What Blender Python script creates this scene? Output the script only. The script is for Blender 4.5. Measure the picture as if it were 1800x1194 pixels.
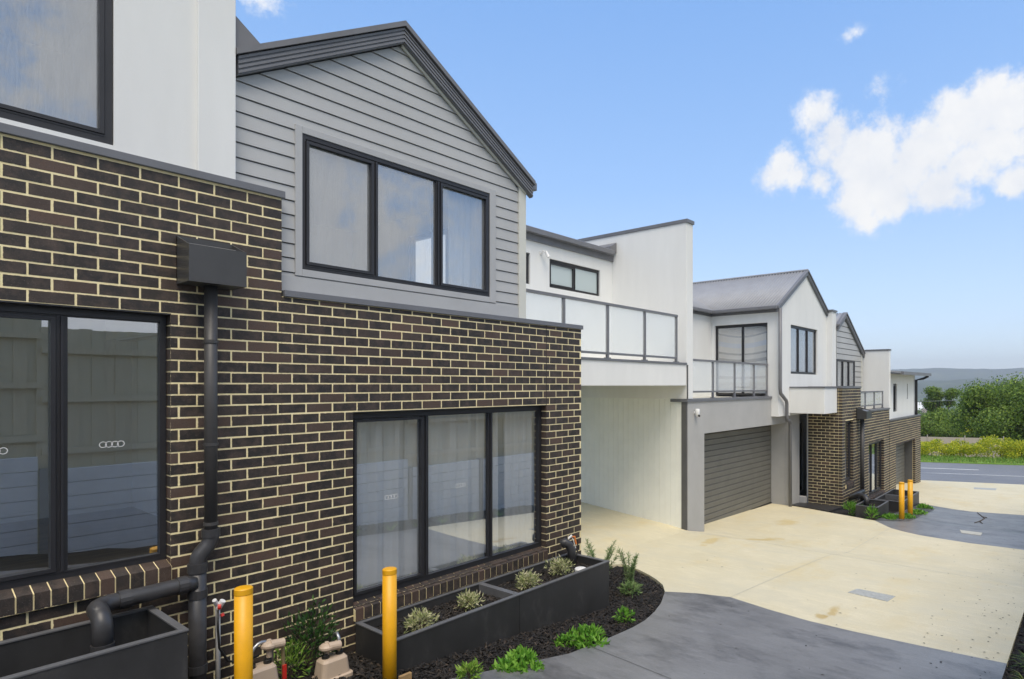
import bpy, bmesh, math, random
from mathutils import Vector, Matrix, noise as mnoise
random.seed(7)
SC = bpy.context.scene
for o in list(bpy.data.objects): bpy.data.objects.remove(o)
COL = SC.collection
R = math.radians
# ------------------------------------------------------------------ camera
# world: X runs along the facades (downhill to the road), Y into the houses, Z up; eye at Z = 0
F, CX, YH, TH = 1082.6, 1052.0, 677.0, R(38.07)
CT, ST = math.cos(TH), math.sin(TH)
cam = bpy.data.cameras.new('Camera'); camo = bpy.data.objects.new('Camera', cam); COL.objects.link(camo)
camo.location = (0, 0, 0); camo.rotation_euler = (R(90), 0, TH - R(90))
cam.sensor_width = 36; cam.lens = 36*F/1800
cam.shift_x = -(CX-900)/1800; cam.shift_y = (YH-597)/1800
cam.clip_start = 0.05; cam.clip_end = 12000
SC.camera = camo
# ------------------------------------------------------------------ exposure, sun, sky
SC.view_settings.view_transform = 'Standard'; SC.view_settings.look = 'None'
SC.view_settings.gamma = 1.0; SC.view_settings.exposure = 1.0
SUN_EL, SUN_AZ = R(60), R(232)          # direction the light comes from, angle from +X
sd = Vector((math.cos(SUN_EL)*math.cos(SUN_AZ), math.cos(SUN_EL)*math.sin(SUN_AZ), math.sin(SUN_EL)))
sl = bpy.data.lights.new('Sun', 'SUN'); sl.energy = 1.5; sl.angle = R(35); sl.color = (1.0, .90, .76)
so = bpy.data.objects.new('Sun', sl); COL.objects.link(so); so.location = (0, -20, 30)
so.rotation_euler = (-sd).to_track_quat('-Z', 'Y').to_euler()
W = bpy.data.worlds.new('World'); SC.world = W; W.use_nodes = True

def px_dir(x, y):
    a = (x-CX)/F
    return Vector((CT+a*ST, ST-a*CT, -(y-YH)/F))
def onz(x, y, z):
    r = px_dir(x, y); t = z/r.z; return Vector((r.x*t, r.y*t, z))

def build_world():
    nt = W.node_tree; N = nt.nodes; L = nt.links
    for n in list(N): N.remove(n)
    out = N.new('ShaderNodeOutputWorld'); bg = N.new('ShaderNodeBackground')
    sky = N.new('ShaderNodeTexSky'); sky.sky_type = 'NISHITA'; sky.sun_disc = False
    sky.sun_elevation = SUN_EL; sky.sun_rotation = R(90) - SUN_AZ
    sky.air_density = 1.0; sky.dust_density = .3; sky.ozone_density = 2.0; sky.altitude = 100
    tc = N.new('ShaderNodeTexCoord')
    def math_(op, a, b=None, c=None, clamp=False):
        m = N.new('ShaderNodeMath'); m.operation = op; m.use_clamp = clamp
        for i, v in enumerate((a, b, c)):
            if v is None: continue
            if isinstance(v, (int, float)): m.inputs[i].default_value = v
            else: L.new(v, m.inputs[i])
        return m.outputs[0]
    # large soft and small crisp noise, in direction space
    def nz(scale, det, rough, off):
        mp = N.new('ShaderNodeMapping'); L.new(tc.outputs['Generated'], mp.inputs[0]); mp.inputs['Location'].default_value = off
        n = N.new('ShaderNodeTexNoise'); n.inputs['Scale'].default_value = scale; n.inputs['Detail'].default_value = det
        n.inputs['Roughness'].default_value = rough; L.new(mp.outputs[0], n.inputs['Vector']); return n.outputs['Fac']
    n1 = nz(9, 9, .62, (3, 1, 7)); n2 = nz(2.0, 4, .5, (0.4, 5, 2))
    # cumulus bank built of puffs (directions in the sky)
    puffs = [(1440,205,40,.9), (1470,240,48,1), (1500,270,60,1.1), (1450,270,36,.8), (1560,215,40,.7), (1548,160,30,.62), (1575,140,24,.5), (1540,290,70,1.15), (1600,290,75,1.15), (1560,340,58,1),
             (1505,350,46,.9), (1520,380,34,.7), (1640,330,62,1), (1650,250,60,1), (1690,215,70,1.1), (1740,190,66,1.1), (1790,190,70,1.1), (1750,250,60,1), (1700,290,60,.95), (1700,345,34,.7),
             (1375,285,32,.9), (1365,310,34,.9), (1400,312,34,.8), (1440,318,34,.8), (1790,318,40,.95), (1765,330,26,.7), (1490,64,20,.5), (1506,56,18,.45), (458,-4,44,.6), (1860,230,90,1.1)]
    acc = None
    for x, y, r, s in puffs:
        d = px_dir(x, y).normalized()
        e = (px_dir(x+r, y).normalized()-d).length
        dn = N.new('ShaderNodeVectorMath'); dn.operation = 'DISTANCE'; nrm = N.new('ShaderNodeVectorMath'); nrm.operation = 'NORMALIZE'
        L.new(tc.outputs['Generated'], nrm.inputs[0]); L.new(nrm.outputs[0], dn.inputs[0]); dn.inputs[1].default_value = d
        v = math_('MULTIPLY_ADD', dn.outputs['Value'], -s/(1.7*e), s)
        v = math_('MAXIMUM', v, 0.0)
        acc = v if acc is None else math_('MAXIMUM', acc, v)
    # elsewhere: unseen cloud cover added behind the camera to whiten the blue sky light
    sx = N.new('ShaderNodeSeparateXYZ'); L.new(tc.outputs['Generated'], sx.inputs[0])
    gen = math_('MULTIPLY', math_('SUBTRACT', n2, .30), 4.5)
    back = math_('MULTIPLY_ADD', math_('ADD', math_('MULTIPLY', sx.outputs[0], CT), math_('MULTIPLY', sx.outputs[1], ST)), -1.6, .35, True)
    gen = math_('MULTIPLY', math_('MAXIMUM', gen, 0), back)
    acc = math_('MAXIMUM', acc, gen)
    n3 = nz(24, 10, .72, (9, 2, 4))
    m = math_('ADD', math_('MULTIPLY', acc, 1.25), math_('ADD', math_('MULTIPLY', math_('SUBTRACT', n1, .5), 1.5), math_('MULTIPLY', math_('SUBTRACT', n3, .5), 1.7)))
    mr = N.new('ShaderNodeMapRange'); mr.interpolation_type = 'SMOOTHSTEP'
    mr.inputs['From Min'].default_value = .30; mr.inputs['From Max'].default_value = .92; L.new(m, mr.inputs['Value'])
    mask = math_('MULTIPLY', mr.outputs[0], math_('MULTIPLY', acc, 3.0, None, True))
    nrm2 = N.new('ShaderNodeVectorMath'); nrm2.operation = 'NORMALIZE'; L.new(tc.outputs['Generated'], nrm2.inputs[0])
    sz = N.new('ShaderNodeSeparateXYZ'); L.new(nrm2.outputs[0], sz.inputs[0])
    cr = N.new('ShaderNodeValToRGB'); e = cr.color_ramp.elements     # clear-air tint from the horizon up, the same all round
    while len(e) < 5: e.new(.5)
    for i, (p, c) in enumerate([(0, (.66, .78, 1.0)), (.10, (.56, .72, 1.0)), (.3, (.34, .57, .98)), (.52, (.235, .475, .94)), (1, (.16, .37, .84))]): e[i].position = p; e[i].color = (*c, 1)
    L.new(sz.outputs[2], cr.inputs[0])
    sc3 = N.new('ShaderNodeVectorMath'); sc3.operation = 'SCALE'; sc3.inputs['Scale'].default_value = 3.75; L.new(cr.outputs[0], sc3.inputs[0])
    hs = N.new('ShaderNodeMix'); hs.data_type = 'RGBA'; hs.inputs[0].default_value = .72; L.new(sky.outputs[0], hs.inputs[6]); L.new(sc3.outputs[0], hs.inputs[7])
    mix = N.new('ShaderNodeMix'); mix.data_type = 'RGBA'
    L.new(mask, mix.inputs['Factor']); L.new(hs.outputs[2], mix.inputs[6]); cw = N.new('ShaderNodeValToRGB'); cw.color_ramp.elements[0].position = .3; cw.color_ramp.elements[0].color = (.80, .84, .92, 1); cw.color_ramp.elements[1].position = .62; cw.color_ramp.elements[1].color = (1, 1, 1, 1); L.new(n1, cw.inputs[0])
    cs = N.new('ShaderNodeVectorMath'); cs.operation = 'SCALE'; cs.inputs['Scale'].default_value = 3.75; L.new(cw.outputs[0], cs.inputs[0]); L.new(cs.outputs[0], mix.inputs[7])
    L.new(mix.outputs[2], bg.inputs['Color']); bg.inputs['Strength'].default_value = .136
    L.new(bg.outputs[0], out.inputs['Surface'])
build_world()

# ------------------------------------------------------------------ materials
def new_mat(name):
    m = bpy.data.materials.new(name); m.use_nodes = True
    nt = m.node_tree; b = nt.nodes['Principled BSDF']; return m, nt, nt.nodes, nt.links, b
def coords(N, L, scale=(1, 1, 1), kind='Object'):
    tc = N.new('ShaderNodeTexCoord'); mp = N.new('ShaderNodeMapping'); mp.inputs['Scale'].default_value = scale
    L.new(tc.outputs[kind], mp.inputs[0]); return mp.outputs[0]
def noise_n(N, L, vec, scale, det=4, rough=.6):
    n = N.new('ShaderNodeTexNoise'); n.inputs['Scale'].default_value = scale; n.inputs['Detail'].default_value = det
    n.inputs['Roughness'].default_value = rough
    if vec is not None: L.new(vec, n.inputs['Vector'])
    return n.outputs['Fac']
def ramp(N, L, fac, stops):
    r = N.new('ShaderNodeValToRGB'); e = r.color_ramp.elements
    while len(e) < len(stops): e.new(.5)
    for i, (p, c) in enumerate(stops): e[i].position = p; e[i].color = (*c, 1)
    if fac is not None: L.new(fac, r.inputs[0])
    return r.outputs[0]
def bump(N, L, b, h, strength=.3, dist=.01):
    bn = N.new('ShaderNodeBump'); bn.inputs['Strength'].default_value = strength; bn.inputs['Distance'].default_value = dist
    L.new(h, bn.inputs['Height']); L.new(bn.outputs[0], b.inputs['Normal'])
def mixc(N, L, fac, a, b):
    m = N.new('ShaderNodeMix'); m.data_type = 'RGBA'
    for i, v in ((0, fac), (6, a), (7, b)):
        if isinstance(v, (int, float)): m.inputs[i].default_value = v
        elif isinstance(v, tuple): m.inputs[i].default_value = (*v, 1)
        else: L.new(v, m.inputs[i])
    return m.outputs[2]
MATS = {}
def plain(name, col, rough=.5, metal=0, var=.06, scale=3, bmp=0, bscale=60, spec=.5, stretch=(1, 1, 1)):
    m, nt, N, L, b = new_mat(name); v = coords(N, L, stretch)
    f = noise_n(N, L, v, scale, 6, .65)
    lo = tuple(c*(1-var*1.6) for c in col); hi = tuple(min(1, c*(1+var)) for c in col)
    L.new(ramp(N, L, f, [(.3, lo), (.7, hi)]), b.inputs['Base Color'])
    rr = N.new('ShaderNodeMapRange'); rr.inputs['To Min'].default_value = max(.02, rough-.08); rr.inputs['To Max'].default_value = min(1, rough+.1)
    L.new(noise_n(N, L, v, scale*2.3, 3), rr.inputs['Value']); L.new(rr.outputs[0], b.inputs['Roughness'])
    b.inputs['Metallic'].default_value = metal; b.inputs['Specular IOR Level'].default_value = spec
    if bmp: bump(N, L, b, noise_n(N, L, coords(N, L), bscale, 5, .7), bmp, .004)
    MATS[name] = m; return m
plain('white_render', (.77, .775, .76), .85, var=.035, scale=1.3, bmp=.3, bscale=90, stretch=(1.6, 1.6, .3))
plain('grey_render', (.41, .41, .405), .85, var=.05, scale=1.5, bmp=.25, bscale=90)
plain('dark_strip', (.10, .10, .10), .6)
plain('weatherboard', (.43, .435, .435), .55, var=.05, scale=1.4, bmp=.08, bscale=140)
plain('trim_grey', (.42, .425, .43), .5, var=.04)
plain('trim_cream', (.62, .62, .56), .6, var=.05)
plain('frame', (.022, .022, .026), .42, var=.1)
plain('flashing', (.15, .155, .17), .45, var=.08, scale=2)
plain('fascia', (.17, .172, .185), .45, var=.08)
plain('roof_metal', (.30, .308, .33), .6, metal=0, var=.06)
plain('roof_dark', (.17, .17, .18), .5, var=.07)
plain('planter_steel', (.032, .032, .0325), .5, var=.25, scale=2.2, bmp=.05)
plain('planter_rim', (.12, .122, .128), .45, var=.12)
plain('pvc_grey', (.045, .045, .048), .38, var=.15, scale=9)
plain('pipe_dark', (.06, .058, .057), .45, var=.12)
plain('rainhead', (.055, .055, .056), .38, var=.1)
plain('galv', (.42, .43, .45), .35, metal=.8, var=.1)
plain('yellow_paint', (.80, .40, .008), .42, var=.05, scale=8, bmp=.04)
plain('beige_plastic', (.52, .41, .31), .5, var=.06)
plain('white_plastic', (.78, .78, .77), .4, var=.03)
plain('black_rubber', (.012, .012, .012), .5)
plain('red_plastic', (.55, .03, .02), .4)
plain('orange_plastic', (.7, .22, .05), .4)
plain('brass', (.45, .36, .2), .4, metal=.6)
plain('lining', (.84, .85, .79), .6, var=.03)
plain('garage_door', (.15, .147, .13), .45, var=.06, scale=2)
plain('room_wall', (.72, .74, .76), .9, var=.02)
plain('room_floor', (.20, .15, .09), .45, var=.3, scale=2, stretch=(1, 9, 1))
plain('room_dark', (.12, .12, .125), .9)
plain('slate_tile', (.03, .03, .034), .4, var=.2, scale=6)
plain('bark', (.09, .07, .05), .9, var=.3, scale=6, bmp=.4, bscale=30)
plain('sleeper', (.70, .71, .72), .85, var=.07, scale=3, bmp=.3)
plain('steel_post', (.30, .31, .32), .5, metal=.5)
plain('galv_lid', (.42, .43, .41), .6, var=.15, scale=20, bmp=.2)
plain('pit_lid', (.50, .49, .43), .7, var=.1, scale=20)
plain('white_line', (.72, .72, .70), .7, var=.12, scale=8)
plain('beige_sheet', (.46, .40, .34), .7, var=.06)
plain('far_white', (.75, .75, .74), .8)
plain('far_roof', (.25, .2, .19), .8)
plain('wire', (.25, .25, .25), .5)
plain('gum_timber', (.42, .27, .12), .8, var=.3, scale=12)
plain('screen_dark', (.06, .065, .07), .6)

def scuffed_steel():
    m, nt, N, L, b = new_mat('planter_steel'); v = coords(N, L)
    f = noise_n(N, L, coords(N, L, (1, 1, .5)), 3.2, 8, .7)
    c = ramp(N, L, f, [(.3, (.024, .024, .0245)), (.56, (.036, .036, .037)), (.72, (.075, .074, .072))])
    sc = noise_n(N, L, coords(N, L, (2, 2, 14)), 5, 6, .75)
    c = mixc(N, L, ramp(N, L, sc, [(.64, (0, 0, 0)), (.72, (.6, .6, .6))]), c, (.10, .10, .10))
    L.new(c, b.inputs['Base Color'])
    rr = N.new('ShaderNodeMapRange'); rr.inputs['To Min'].default_value = .38; rr.inputs['To Max'].default_value = .62; L.new(f, rr.inputs['Value']); L.new(rr.outputs[0], b.inputs['Roughness']); MATS['planter_steel'] = m
scuffed_steel()
def timber():
    m, nt, N, L, b = new_mat('paling'); v = coords(N, L, (14, 14, 1.1))
    oi = N.new('ShaderNodeObjectInfo')
    f = noise_n(N, L, v, 3, 7, .7)
    c1 = ramp(N, L, f, [(.25, (.46, .38, .25)), (.55, (.60, .52, .36)), (.8, (.66, .59, .44))])
    c = mixc(N, L, oi.outputs['Random'], c1, (.55, .49, .34))
    L.new(c, b.inputs['Base Color']); b.inputs['Roughness'].default_value = .9; bump(N, L, b, f, .4, .005); MATS['paling'] = m
timber()
def brick_mat(name, island):
    m, nt, N, L, b = new_mat(name)
    if island: g = N.new('ShaderNodeNewGeometry'); rnd = g.outputs['Random Per Island']
    else: g = N.new('ShaderNodeObjectInfo'); rnd = g.outputs['Random']
    base = ramp(N, L, rnd, [(0, (.021, .0175, .016)), (.45, (.028, .023, .020)), (.70, (.038, .029, .024)), (.88, (.062, .040, .030)), (1, (.100, .060, .043))])
    tc = N.new('ShaderNodeTexCoord'); ad = N.new('ShaderNodeVectorMath'); ad.operation = 'ADD'; L.new(tc.outputs['Object'], ad.inputs[0])
    cmb = N.new('ShaderNodeCombineXYZ')
    mu = N.new('ShaderNodeMath'); mu.operation = 'MULTIPLY'; mu.inputs[1].default_value = 37; L.new(rnd, mu.inputs[0])
    L.new(mu.outputs[0], cmb.inputs[0]); L.new(mu.outputs[0], cmb.inputs[2]); L.new(cmb.outputs[0], ad.inputs[1]); v = ad.outputs[0]
    f = noise_n(N, L, v, 9, 5, .7)
    c = mixc(N, L, ramp(N, L, f, [(.44, (0, 0, 0)), (.66, (.85, .85, .85))]), base, (.088, .061, .047))
    # blue-black flashed ends, pale chips and pits
    sp = noise_n(N, L, v, 210, 2, .5)
    c = mixc(N, L, ramp(N, L, sp, [(.66, (0, 0, 0)), (.73, (1, 1, 1))]), c, (.24, .215, .19))
    pit = noise_n(N, L, v, 120, 3, .6)
    c = mixc(N, L, ramp(N, L, pit, [(.30, (.8, .8, .8)), (.42, (0, 0, 0))]), c, (.014, .012, .012))
    if not island:                                     # ragged mortar lapping over the arrises
        sx = N.new('ShaderNodeSeparateXYZ'); L.new(tc.outputs['Generated'], sx.inputs[0]); dist = None
        for ax, ln in ((0, 228), (2, 74)):
            pp = N.new('ShaderNodeMath'); pp.operation = 'PINGPONG'; pp.inputs[1].default_value = .5; L.new(sx.outputs[ax], pp.inputs[0])
            mm = N.new('ShaderNodeMath'); mm.operation = 'MULTIPLY'; mm.inputs[1].default_value = ln; L.new(pp.outputs[0], mm.inputs[0])
            if dist is None: dist = mm.outputs[0]
            else:
                mn = N.new('ShaderNodeMath'); mn.operation = 'MINIMUM'; L.new(dist, mn.inputs[0]); L.new(mm.outputs[0], mn.inputs[1]); dist = mn.outputs[0]
        wb = N.new('ShaderNodeMath'); wb.operation = 'MULTIPLY_ADD'; wb.inputs[1].default_value = -11; L.new(noise_n(N, L, v, 38, 4, .65), wb.inputs[0]); L.new(dist, wb.inputs[2])
        ms = N.new('ShaderNodeMapRange'); ms.inputs['From Min'].default_value = -4.6; ms.inputs['From Max'].default_value = -5.4; L.new(wb.outputs[0], ms.inputs['Value'])
        gn = N.new('ShaderNodeNewGeometry'); sn = N.new('ShaderNodeSeparateXYZ'); L.new(gn.outputs['Normal'], sn.inputs[0])
        lt = N.new('ShaderNodeMath'); lt.operation = 'LESS_THAN'; lt.inputs[1].default_value = -.6; L.new(sn.outputs[1], lt.inputs[0])
        fm = N.new('ShaderNodeMath'); fm.operation = 'MULTIPLY'; L.new(ms.outputs[0], fm.inputs[0]); L.new(lt.outputs[0], fm.inputs[1])
        c = mixc(N, L, fm.outputs[0], c, (.74, .62, .38))
    L.new(c, b.inputs['Base Color']); b.inputs['Roughness'].default_value = .62
    bump(N, L, b, noise_n(N, L, v, 90, 5, .75), .55, .004); MATS[name] = m
brick_mat('brick', False); brick_mat('brick_mass', True)
def mortar():
    m, nt, N, L, b = new_mat('mortar'); v = coords(N, L)
    f = noise_n(N, L, v, 14, 6, .7)
    L.new(ramp(N, L, f, [(.25, (.76, .63, .34)), (.55, (.90, .78, .46)), (.8, (.92, .83, .56))]), b.inputs['Base Color'])
    b.inputs['Roughness'].default_value = .95; bump(N, L, b, noise_n(N, L, v, 160, 4, .7), .6, .004); MATS['mortar'] = m
mortar()
def concrete(name, stops, rough, stain=None, sc=.9, blotch=None, spots=()):
    m, nt, N, L, b = new_mat(name); v = coords(N, L)
    f = noise_n(N, L, v, sc, 8, .62)
    c = ramp(N, L, f, stops)
    fine = noise_n(N, L, v, 45, 6, .7)
    c = mixc(N, L, ramp(N, L, fine, [(.35, (.22, .22, .22)), (.65, (0, 0, 0))]), c, tuple(x*.6 for x in stops[0][1]))
    # broom / trowel marks across the fall
    br = noise_n(N, L, coords(N, L, (3, .6, 1)), 5, 7, .7)
    c = mixc(N, L, ramp(N, L, br, [(.5, (0, 0, 0)), (.75, (.30, .30, .30))]), c, tuple(min(1, x*1.35) for x in stops[-1][1]))
    if stain:
        s = noise_n(N, L, coords(N, L, (.35, .8, 1)), 1.6, 5, .6)
        c = mixc(N, L, ramp(N, L, s, [(.54, (0, 0, 0)), (.76, (.65, .65, .65))]), c, stain)
    if blotch:
        q = noise_n(N, L, coords(N, L, (1.6, .8, 1)), 1.3, 10, .74)
        c = mixc(N, L, ramp(N, L, q, [(.48, (0, 0, 0)), (.64, (.8, .8, .8))]), c, blotch)
    for (px, py, ax, ay, ang, col) in spots:            # rust and water stains left on the slab
        tc = N.new('ShaderNodeTexCoord'); mp = N.new('ShaderNodeMapping'); mp.vector_type = 'TEXTURE'; L.new(tc.outputs['Object'], mp.inputs[0])
        mp.inputs['Location'].default_value = (px, py, -3); mp.inputs['Rotation'].default_value = (0, 0, ang); mp.inputs['Scale'].default_value = (ax, ay, 50)
        ln = N.new('ShaderNodeVectorMath'); ln.operation = 'LENGTH'; L.new(mp.outputs[0], ln.inputs[0])
        ad = N.new('ShaderNodeMath'); ad.operation = 'MULTIPLY_ADD'; ad.inputs[1].default_value = 1.1; L.new(noise_n(N, L, v, 5, 7, .7), ad.inputs[0]); L.new(ln.outputs['Value'], ad.inputs[2])
        c = mixc(N, L, ramp(N, L, ad.outputs[0], [(.75, (.75, .75, .75)), (1.0, (.12, .12, .12))][:1]+[(.99, (0, 0, 0))]), c, col)
    L.new(c, b.inputs['Base Color'])
    rr = N.new('ShaderNodeMapRange'); rr.inputs['To Min'].default_value = rough-.1; rr.inputs['To Max'].default_value = rough+.12
    L.new(noise_n(N, L, v, 2.2, 5), rr.inputs['Value']); L.new(rr.outputs[0], b.inputs['Roughness'])
    bump(N, L, b, fine, .15, .004); MATS[name] = m
concrete('concrete_cream', [(.25, (.61, .54, .36)), (.5, (.68, .61, .42)), (.75, (.73, .66, .48))], .62, (.62, .49, .23), blotch=(.60, .55, .40), spots=[(7.95, 2.46, .75, .16, .1, (.50, .36, .13)), (7.6, 2.50, .3, .2, .1, (.46, .32, .10)), (12.3, 5.3, 1.6, .35, -.5, (.55, .42, .18)), (10.8, 5.7, 1.3, .3, .2, (.58, .45, .2)), (14.6, 5.6, 1.2, .6, 0, (.58, .46, .22))])
concrete('concrete_dark', [(.25, (.15, .151, .155)), (.5, (.205, .206, .211)), (.75, (.25, .252, .258))], .38, blotch=(.075, .076, .08))
concrete('asphalt', [(.25, (.16, .162, .175)), (.5, (.19, .192, .205)), (.75, (.22, .222, .235))], .55, sc=.3)
def soil_mats():
    m, nt, N, L, b = new_mat('mulch'); v = coords(N, L)
    f = noise_n(N, L, v, 60, 5, .75)
    L.new(ramp(N, L, f, [(.3, (.006, .005, .004)), (.6, (.018, .014, .011)), (.8, (.045, .034, .026))]), b.inputs['Base Color'])
    b.inputs['Roughness'].default_value = .9; bump(N, L, b, f, 1, .02); MATS['mulch'] = m
    m, nt, N, L, b = new_mat('chip'); g = N.new('ShaderNodeNewGeometry')
    L.new(ramp(N, L, g.outputs['Random Per Island'], [(0, (.007, .006, .005)), (.6, (.014, .011, .009)), (.92, (.03, .022, .016)), (1, (.07, .05, .035))]), b.inputs['Base Color'])
    b.inputs['Roughness'].default_value = .75; MATS['chip'] = m
    m, nt, N, L, b = new_mat('verge'); v = coords(N, L)
    f = noise_n(N, L, v, 2, 6, .7)
    L.new(ramp(N, L, f, [(.3, (.10, .19, .02)), (.7, (.19, .33, .035))]), b.inputs['Base Color']); b.inputs['Roughness'].default_value = .9; MATS['verge'] = m
    m, nt, N, L, b = new_mat('paddock'); v = coords(N, L)
    f = noise_n(N, L, v, .05, 8, .65)
    L.new(ramp(N, L, f, [(.3, (.03, .06, .015)), (.5, (.06, .10, .025)), (.7, (.10, .13, .04))]), b.inputs['Base Color']); b.inputs['Roughness'].default_value = 1; MATS['paddock'] = m
    m, nt, N, L, b = new_mat('forest_hill'); v = coords(N, L)
    f = noise_n(N, L, v, .006, 10, .72); f2 = noise_n(N, L, v, .03, 6, .8)
    c = ramp(N, L, f, [(.35, (.022, .040, .018)), (.52, (.035, .06, .022)), (.6, (.09, .115, .045)), (.68, (.12, .14, .06))])
    c = mixc(N, L, ramp(N, L, f2, [(.35, (.7, .7, .7)), (.6, (0, 0, 0))]), c, (.015, .028, .014))
    L.new(c, b.inputs['Base Color']); b.inputs['Roughness'].default_value = 1; MATS['forest_hill'] = m
soil_mats()
def leaf(name, stops, trans=.25, rough=.45):
    m, nt, N, L, b = new_mat(name); g = N.new('ShaderNodeNewGeometry')
    c = ramp(N, L, g.outputs['Random Per Island'], stops)
    L.new(c, b.inputs['Base Color']); b.inputs['Roughness'].default_value = rough; b.inputs['Specular IOR Level'].default_value = .3
    t = N.new('ShaderNodeBsdfTranslucent'); L.new(c, t.inputs['Color'])
    mx = N.new('ShaderNodeMixShader'); mx.inputs[0].default_value = trans
    L.new(b.outputs[0], mx.inputs[1]); L.new(t.outputs[0], mx.inputs[2]); L.new(mx.outputs[0], N['Material Output'].inputs['Surface']); MATS[name] = m
leaf('leaf_tree', [(0, (.07, .12, .02)), (.4, (.15, .24, .035)), (.75, (.24, .35, .05)), (1, (.34, .45, .08))], .4)
leaf('leaf_tree_pale', [(0, (.09, .15, .05)), (.5, (.17, .25, .08)), (1, (.26, .33, .12))], .35)
leaf('leaf_hedge', [(0, (.16, .24, .02)), (.3, (.34, .42, .03)), (.65, (.60, .60, .04)), (1, (.74, .68, .07))], .4)
leaf('leaf_bright', [(0, (.07, .20, .02)), (.5, (.15, .36, .04)), (1, (.28, .52, .08))], .35)
leaf('leaf_lime', [(0, (.10, .2, .02)), (.5, (.2, .36, .05)), (1, (.32, .45, .09))])
leaf('leaf_var', [(0, (.20, .26, .08)), (.4, (.44, .47, .22)), (.8, (.68, .66, .40)), (1, (.74, .66, .48))], .35)
leaf('leaf_feather', [(0, (.09, .17, .05)), (.5, (.20, .32, .10)), (1, (.36, .46, .20))], .35)
leaf('leaf_dark', [(0, (.015, .045, .012)), (.5, (.035, .09, .02)), (1, (.08, .17, .035))])
leaf('blade', [(0, (.07, .14, .02)), (.6, (.16, .30, .04)), (1, (.34, .38, .10))])
def glass(name, base, refl, haze=0, streak=False, tint=(.86, .9, .9), hcol=(.62, .65, .68)):
    m, nt, N, L, b = new_mat(name)
    fr = N.new('ShaderNodeFresnel'); fr.inputs['IOR'].default_value = 1.5
    ma = N.new('ShaderNodeMath'); ma.operation = 'MULTIPLY_ADD'; ma.use_clamp = True; L.new(fr.outputs[0], ma.inputs[0]); ma.inputs[1].default_value = refl; ma.inputs[2].default_value = base
    gb = N.new('ShaderNodeNewGeometry'); iv = N.new('ShaderNodeMath'); iv.operation = 'SUBTRACT'; iv.inputs[0].default_value = 1; L.new(gb.outputs['Backfacing'], iv.inputs[1])
    fm = N.new('ShaderNodeMath'); fm.operation = 'MULTIPLY'; L.new(ma.outputs[0], fm.inputs[0]); L.new(iv.outputs[0], fm.inputs[1])
    gl = N.new('ShaderNodeBsdfGlossy'); gl.inputs['Roughness'].default_value = .0; gl.inputs['Color'].default_value = (.95, .97, 1, 1)
    tr = N.new('ShaderNodeBsdfTransparent'); tr.inputs['Color'].default_value = (*tint, 1)
    body = tr.outputs[0]
    if haze:
        df = N.new('ShaderNodeBsdfDiffuse'); df.inputs['Color'].default_value = (*hcol, 1)
        mh = N.new('ShaderNodeMixShader'); L.new(tr.outputs[0], mh.inputs[1]); L.new(df.outputs[0], mh.inputs[2]); mh.inputs[0].default_value = haze
        if streak:
            f = noise_n(N, L, coords(N, L, (26, 26, 1.2)), 3, 6, .7)
            mr = N.new('ShaderNodeMapRange'); mr.inputs['From Min'].default_value = .35; mr.inputs['From Max'].default_value = .7
            mr.inputs['To Min'].default_value = haze*.7; mr.inputs['To Max'].default_value = haze*1.25; L.new(f, mr.inputs['Value']); L.new(mr.outputs[0], mh.inputs[0])
        body = mh.outputs[0]
    mx = N.new('ShaderNodeMixShader'); L.new(fm.outputs[0], mx.inputs[0]); L.new(body, mx.inputs[1]); L.new(gl.outputs[0], mx.inputs[2])
    L.new(mx.outputs[0], N['Material Output'].inputs['Surface']); N.remove(b); MATS[name] = m
glass('glass', .42, .9, tint=(.98, .99, .99))
glass('glass_frost', .10, .8, .75, tint=(.98, .99, .99), hcol=(.60, .70, .71))
glass('glass_wet', .24, .8, .18, True, tint=(.97, .98, .98))
glass('glass_balcony', .05, .8, .22, tint=(.97, .98, .98), hcol=(.86, .88, .88))
def fabric(name, col, trans, stripes=None):
    m, nt, N, L, b = new_mat(name); b.inputs['Roughness'].default_value = .9
    src = None
    if stripes:
        tc = N.new('ShaderNodeTexCoord'); sx = N.new('ShaderNodeSeparateXYZ'); L.new(tc.outputs['UV'], sx.inputs[0])
        r = N.new('ShaderNodeValToRGB'); r.color_ramp.interpolation = 'CONSTANT'; e = r.color_ramp.elements
        while len(e) < len(stripes): e.new(.5)
        for i, (p, c) in enumerate(stripes): e[i].position = p; e[i].color = (*c, 1)
        L.new(sx.outputs[1], r.inputs[0]); src = r.outputs[0]; L.new(src, b.inputs['Base Color'])
    else: b.inputs['Base Color'].default_value = (*col, 1)
    t = N.new('ShaderNodeBsdfTranslucent'); t.inputs['Color'].default_value = (*col, 1)
    if src: L.new(src, t.inputs['Color'])
    mx = N.new('ShaderNodeMixShader'); mx.inputs[0].default_value = trans
    L.new(b.outputs[0], mx.inputs[1]); L.new(t.outputs[0], mx.inputs[2]); L.new(mx.outputs[0], N['Material Output'].inputs['Surface']); MATS[name] = m
fabric('sheer', (.90, .91, .92), .42)
fabric('striped', (.5, .5, .5), .1, [(0, (.5, .44, .36)), (.10, (.62, .6, .57)), (.16, (.14, .11, .10)), (.20, (.60, .60, .62)), (.30, (.45, .5, .6)), (.38, (.62, .6, .56)),
       (.44, (.05, .04, .045)), (.49, (.55, .53, .5)), (.56, (.06, .05, .05)), (.59, (.62, .59, .55)), (.68, (.45, .52, .66)), (.76, (.6, .58, .56)), (.86, (.10, .11, .18)), (.89, (.55, .51, .47))])

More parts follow.
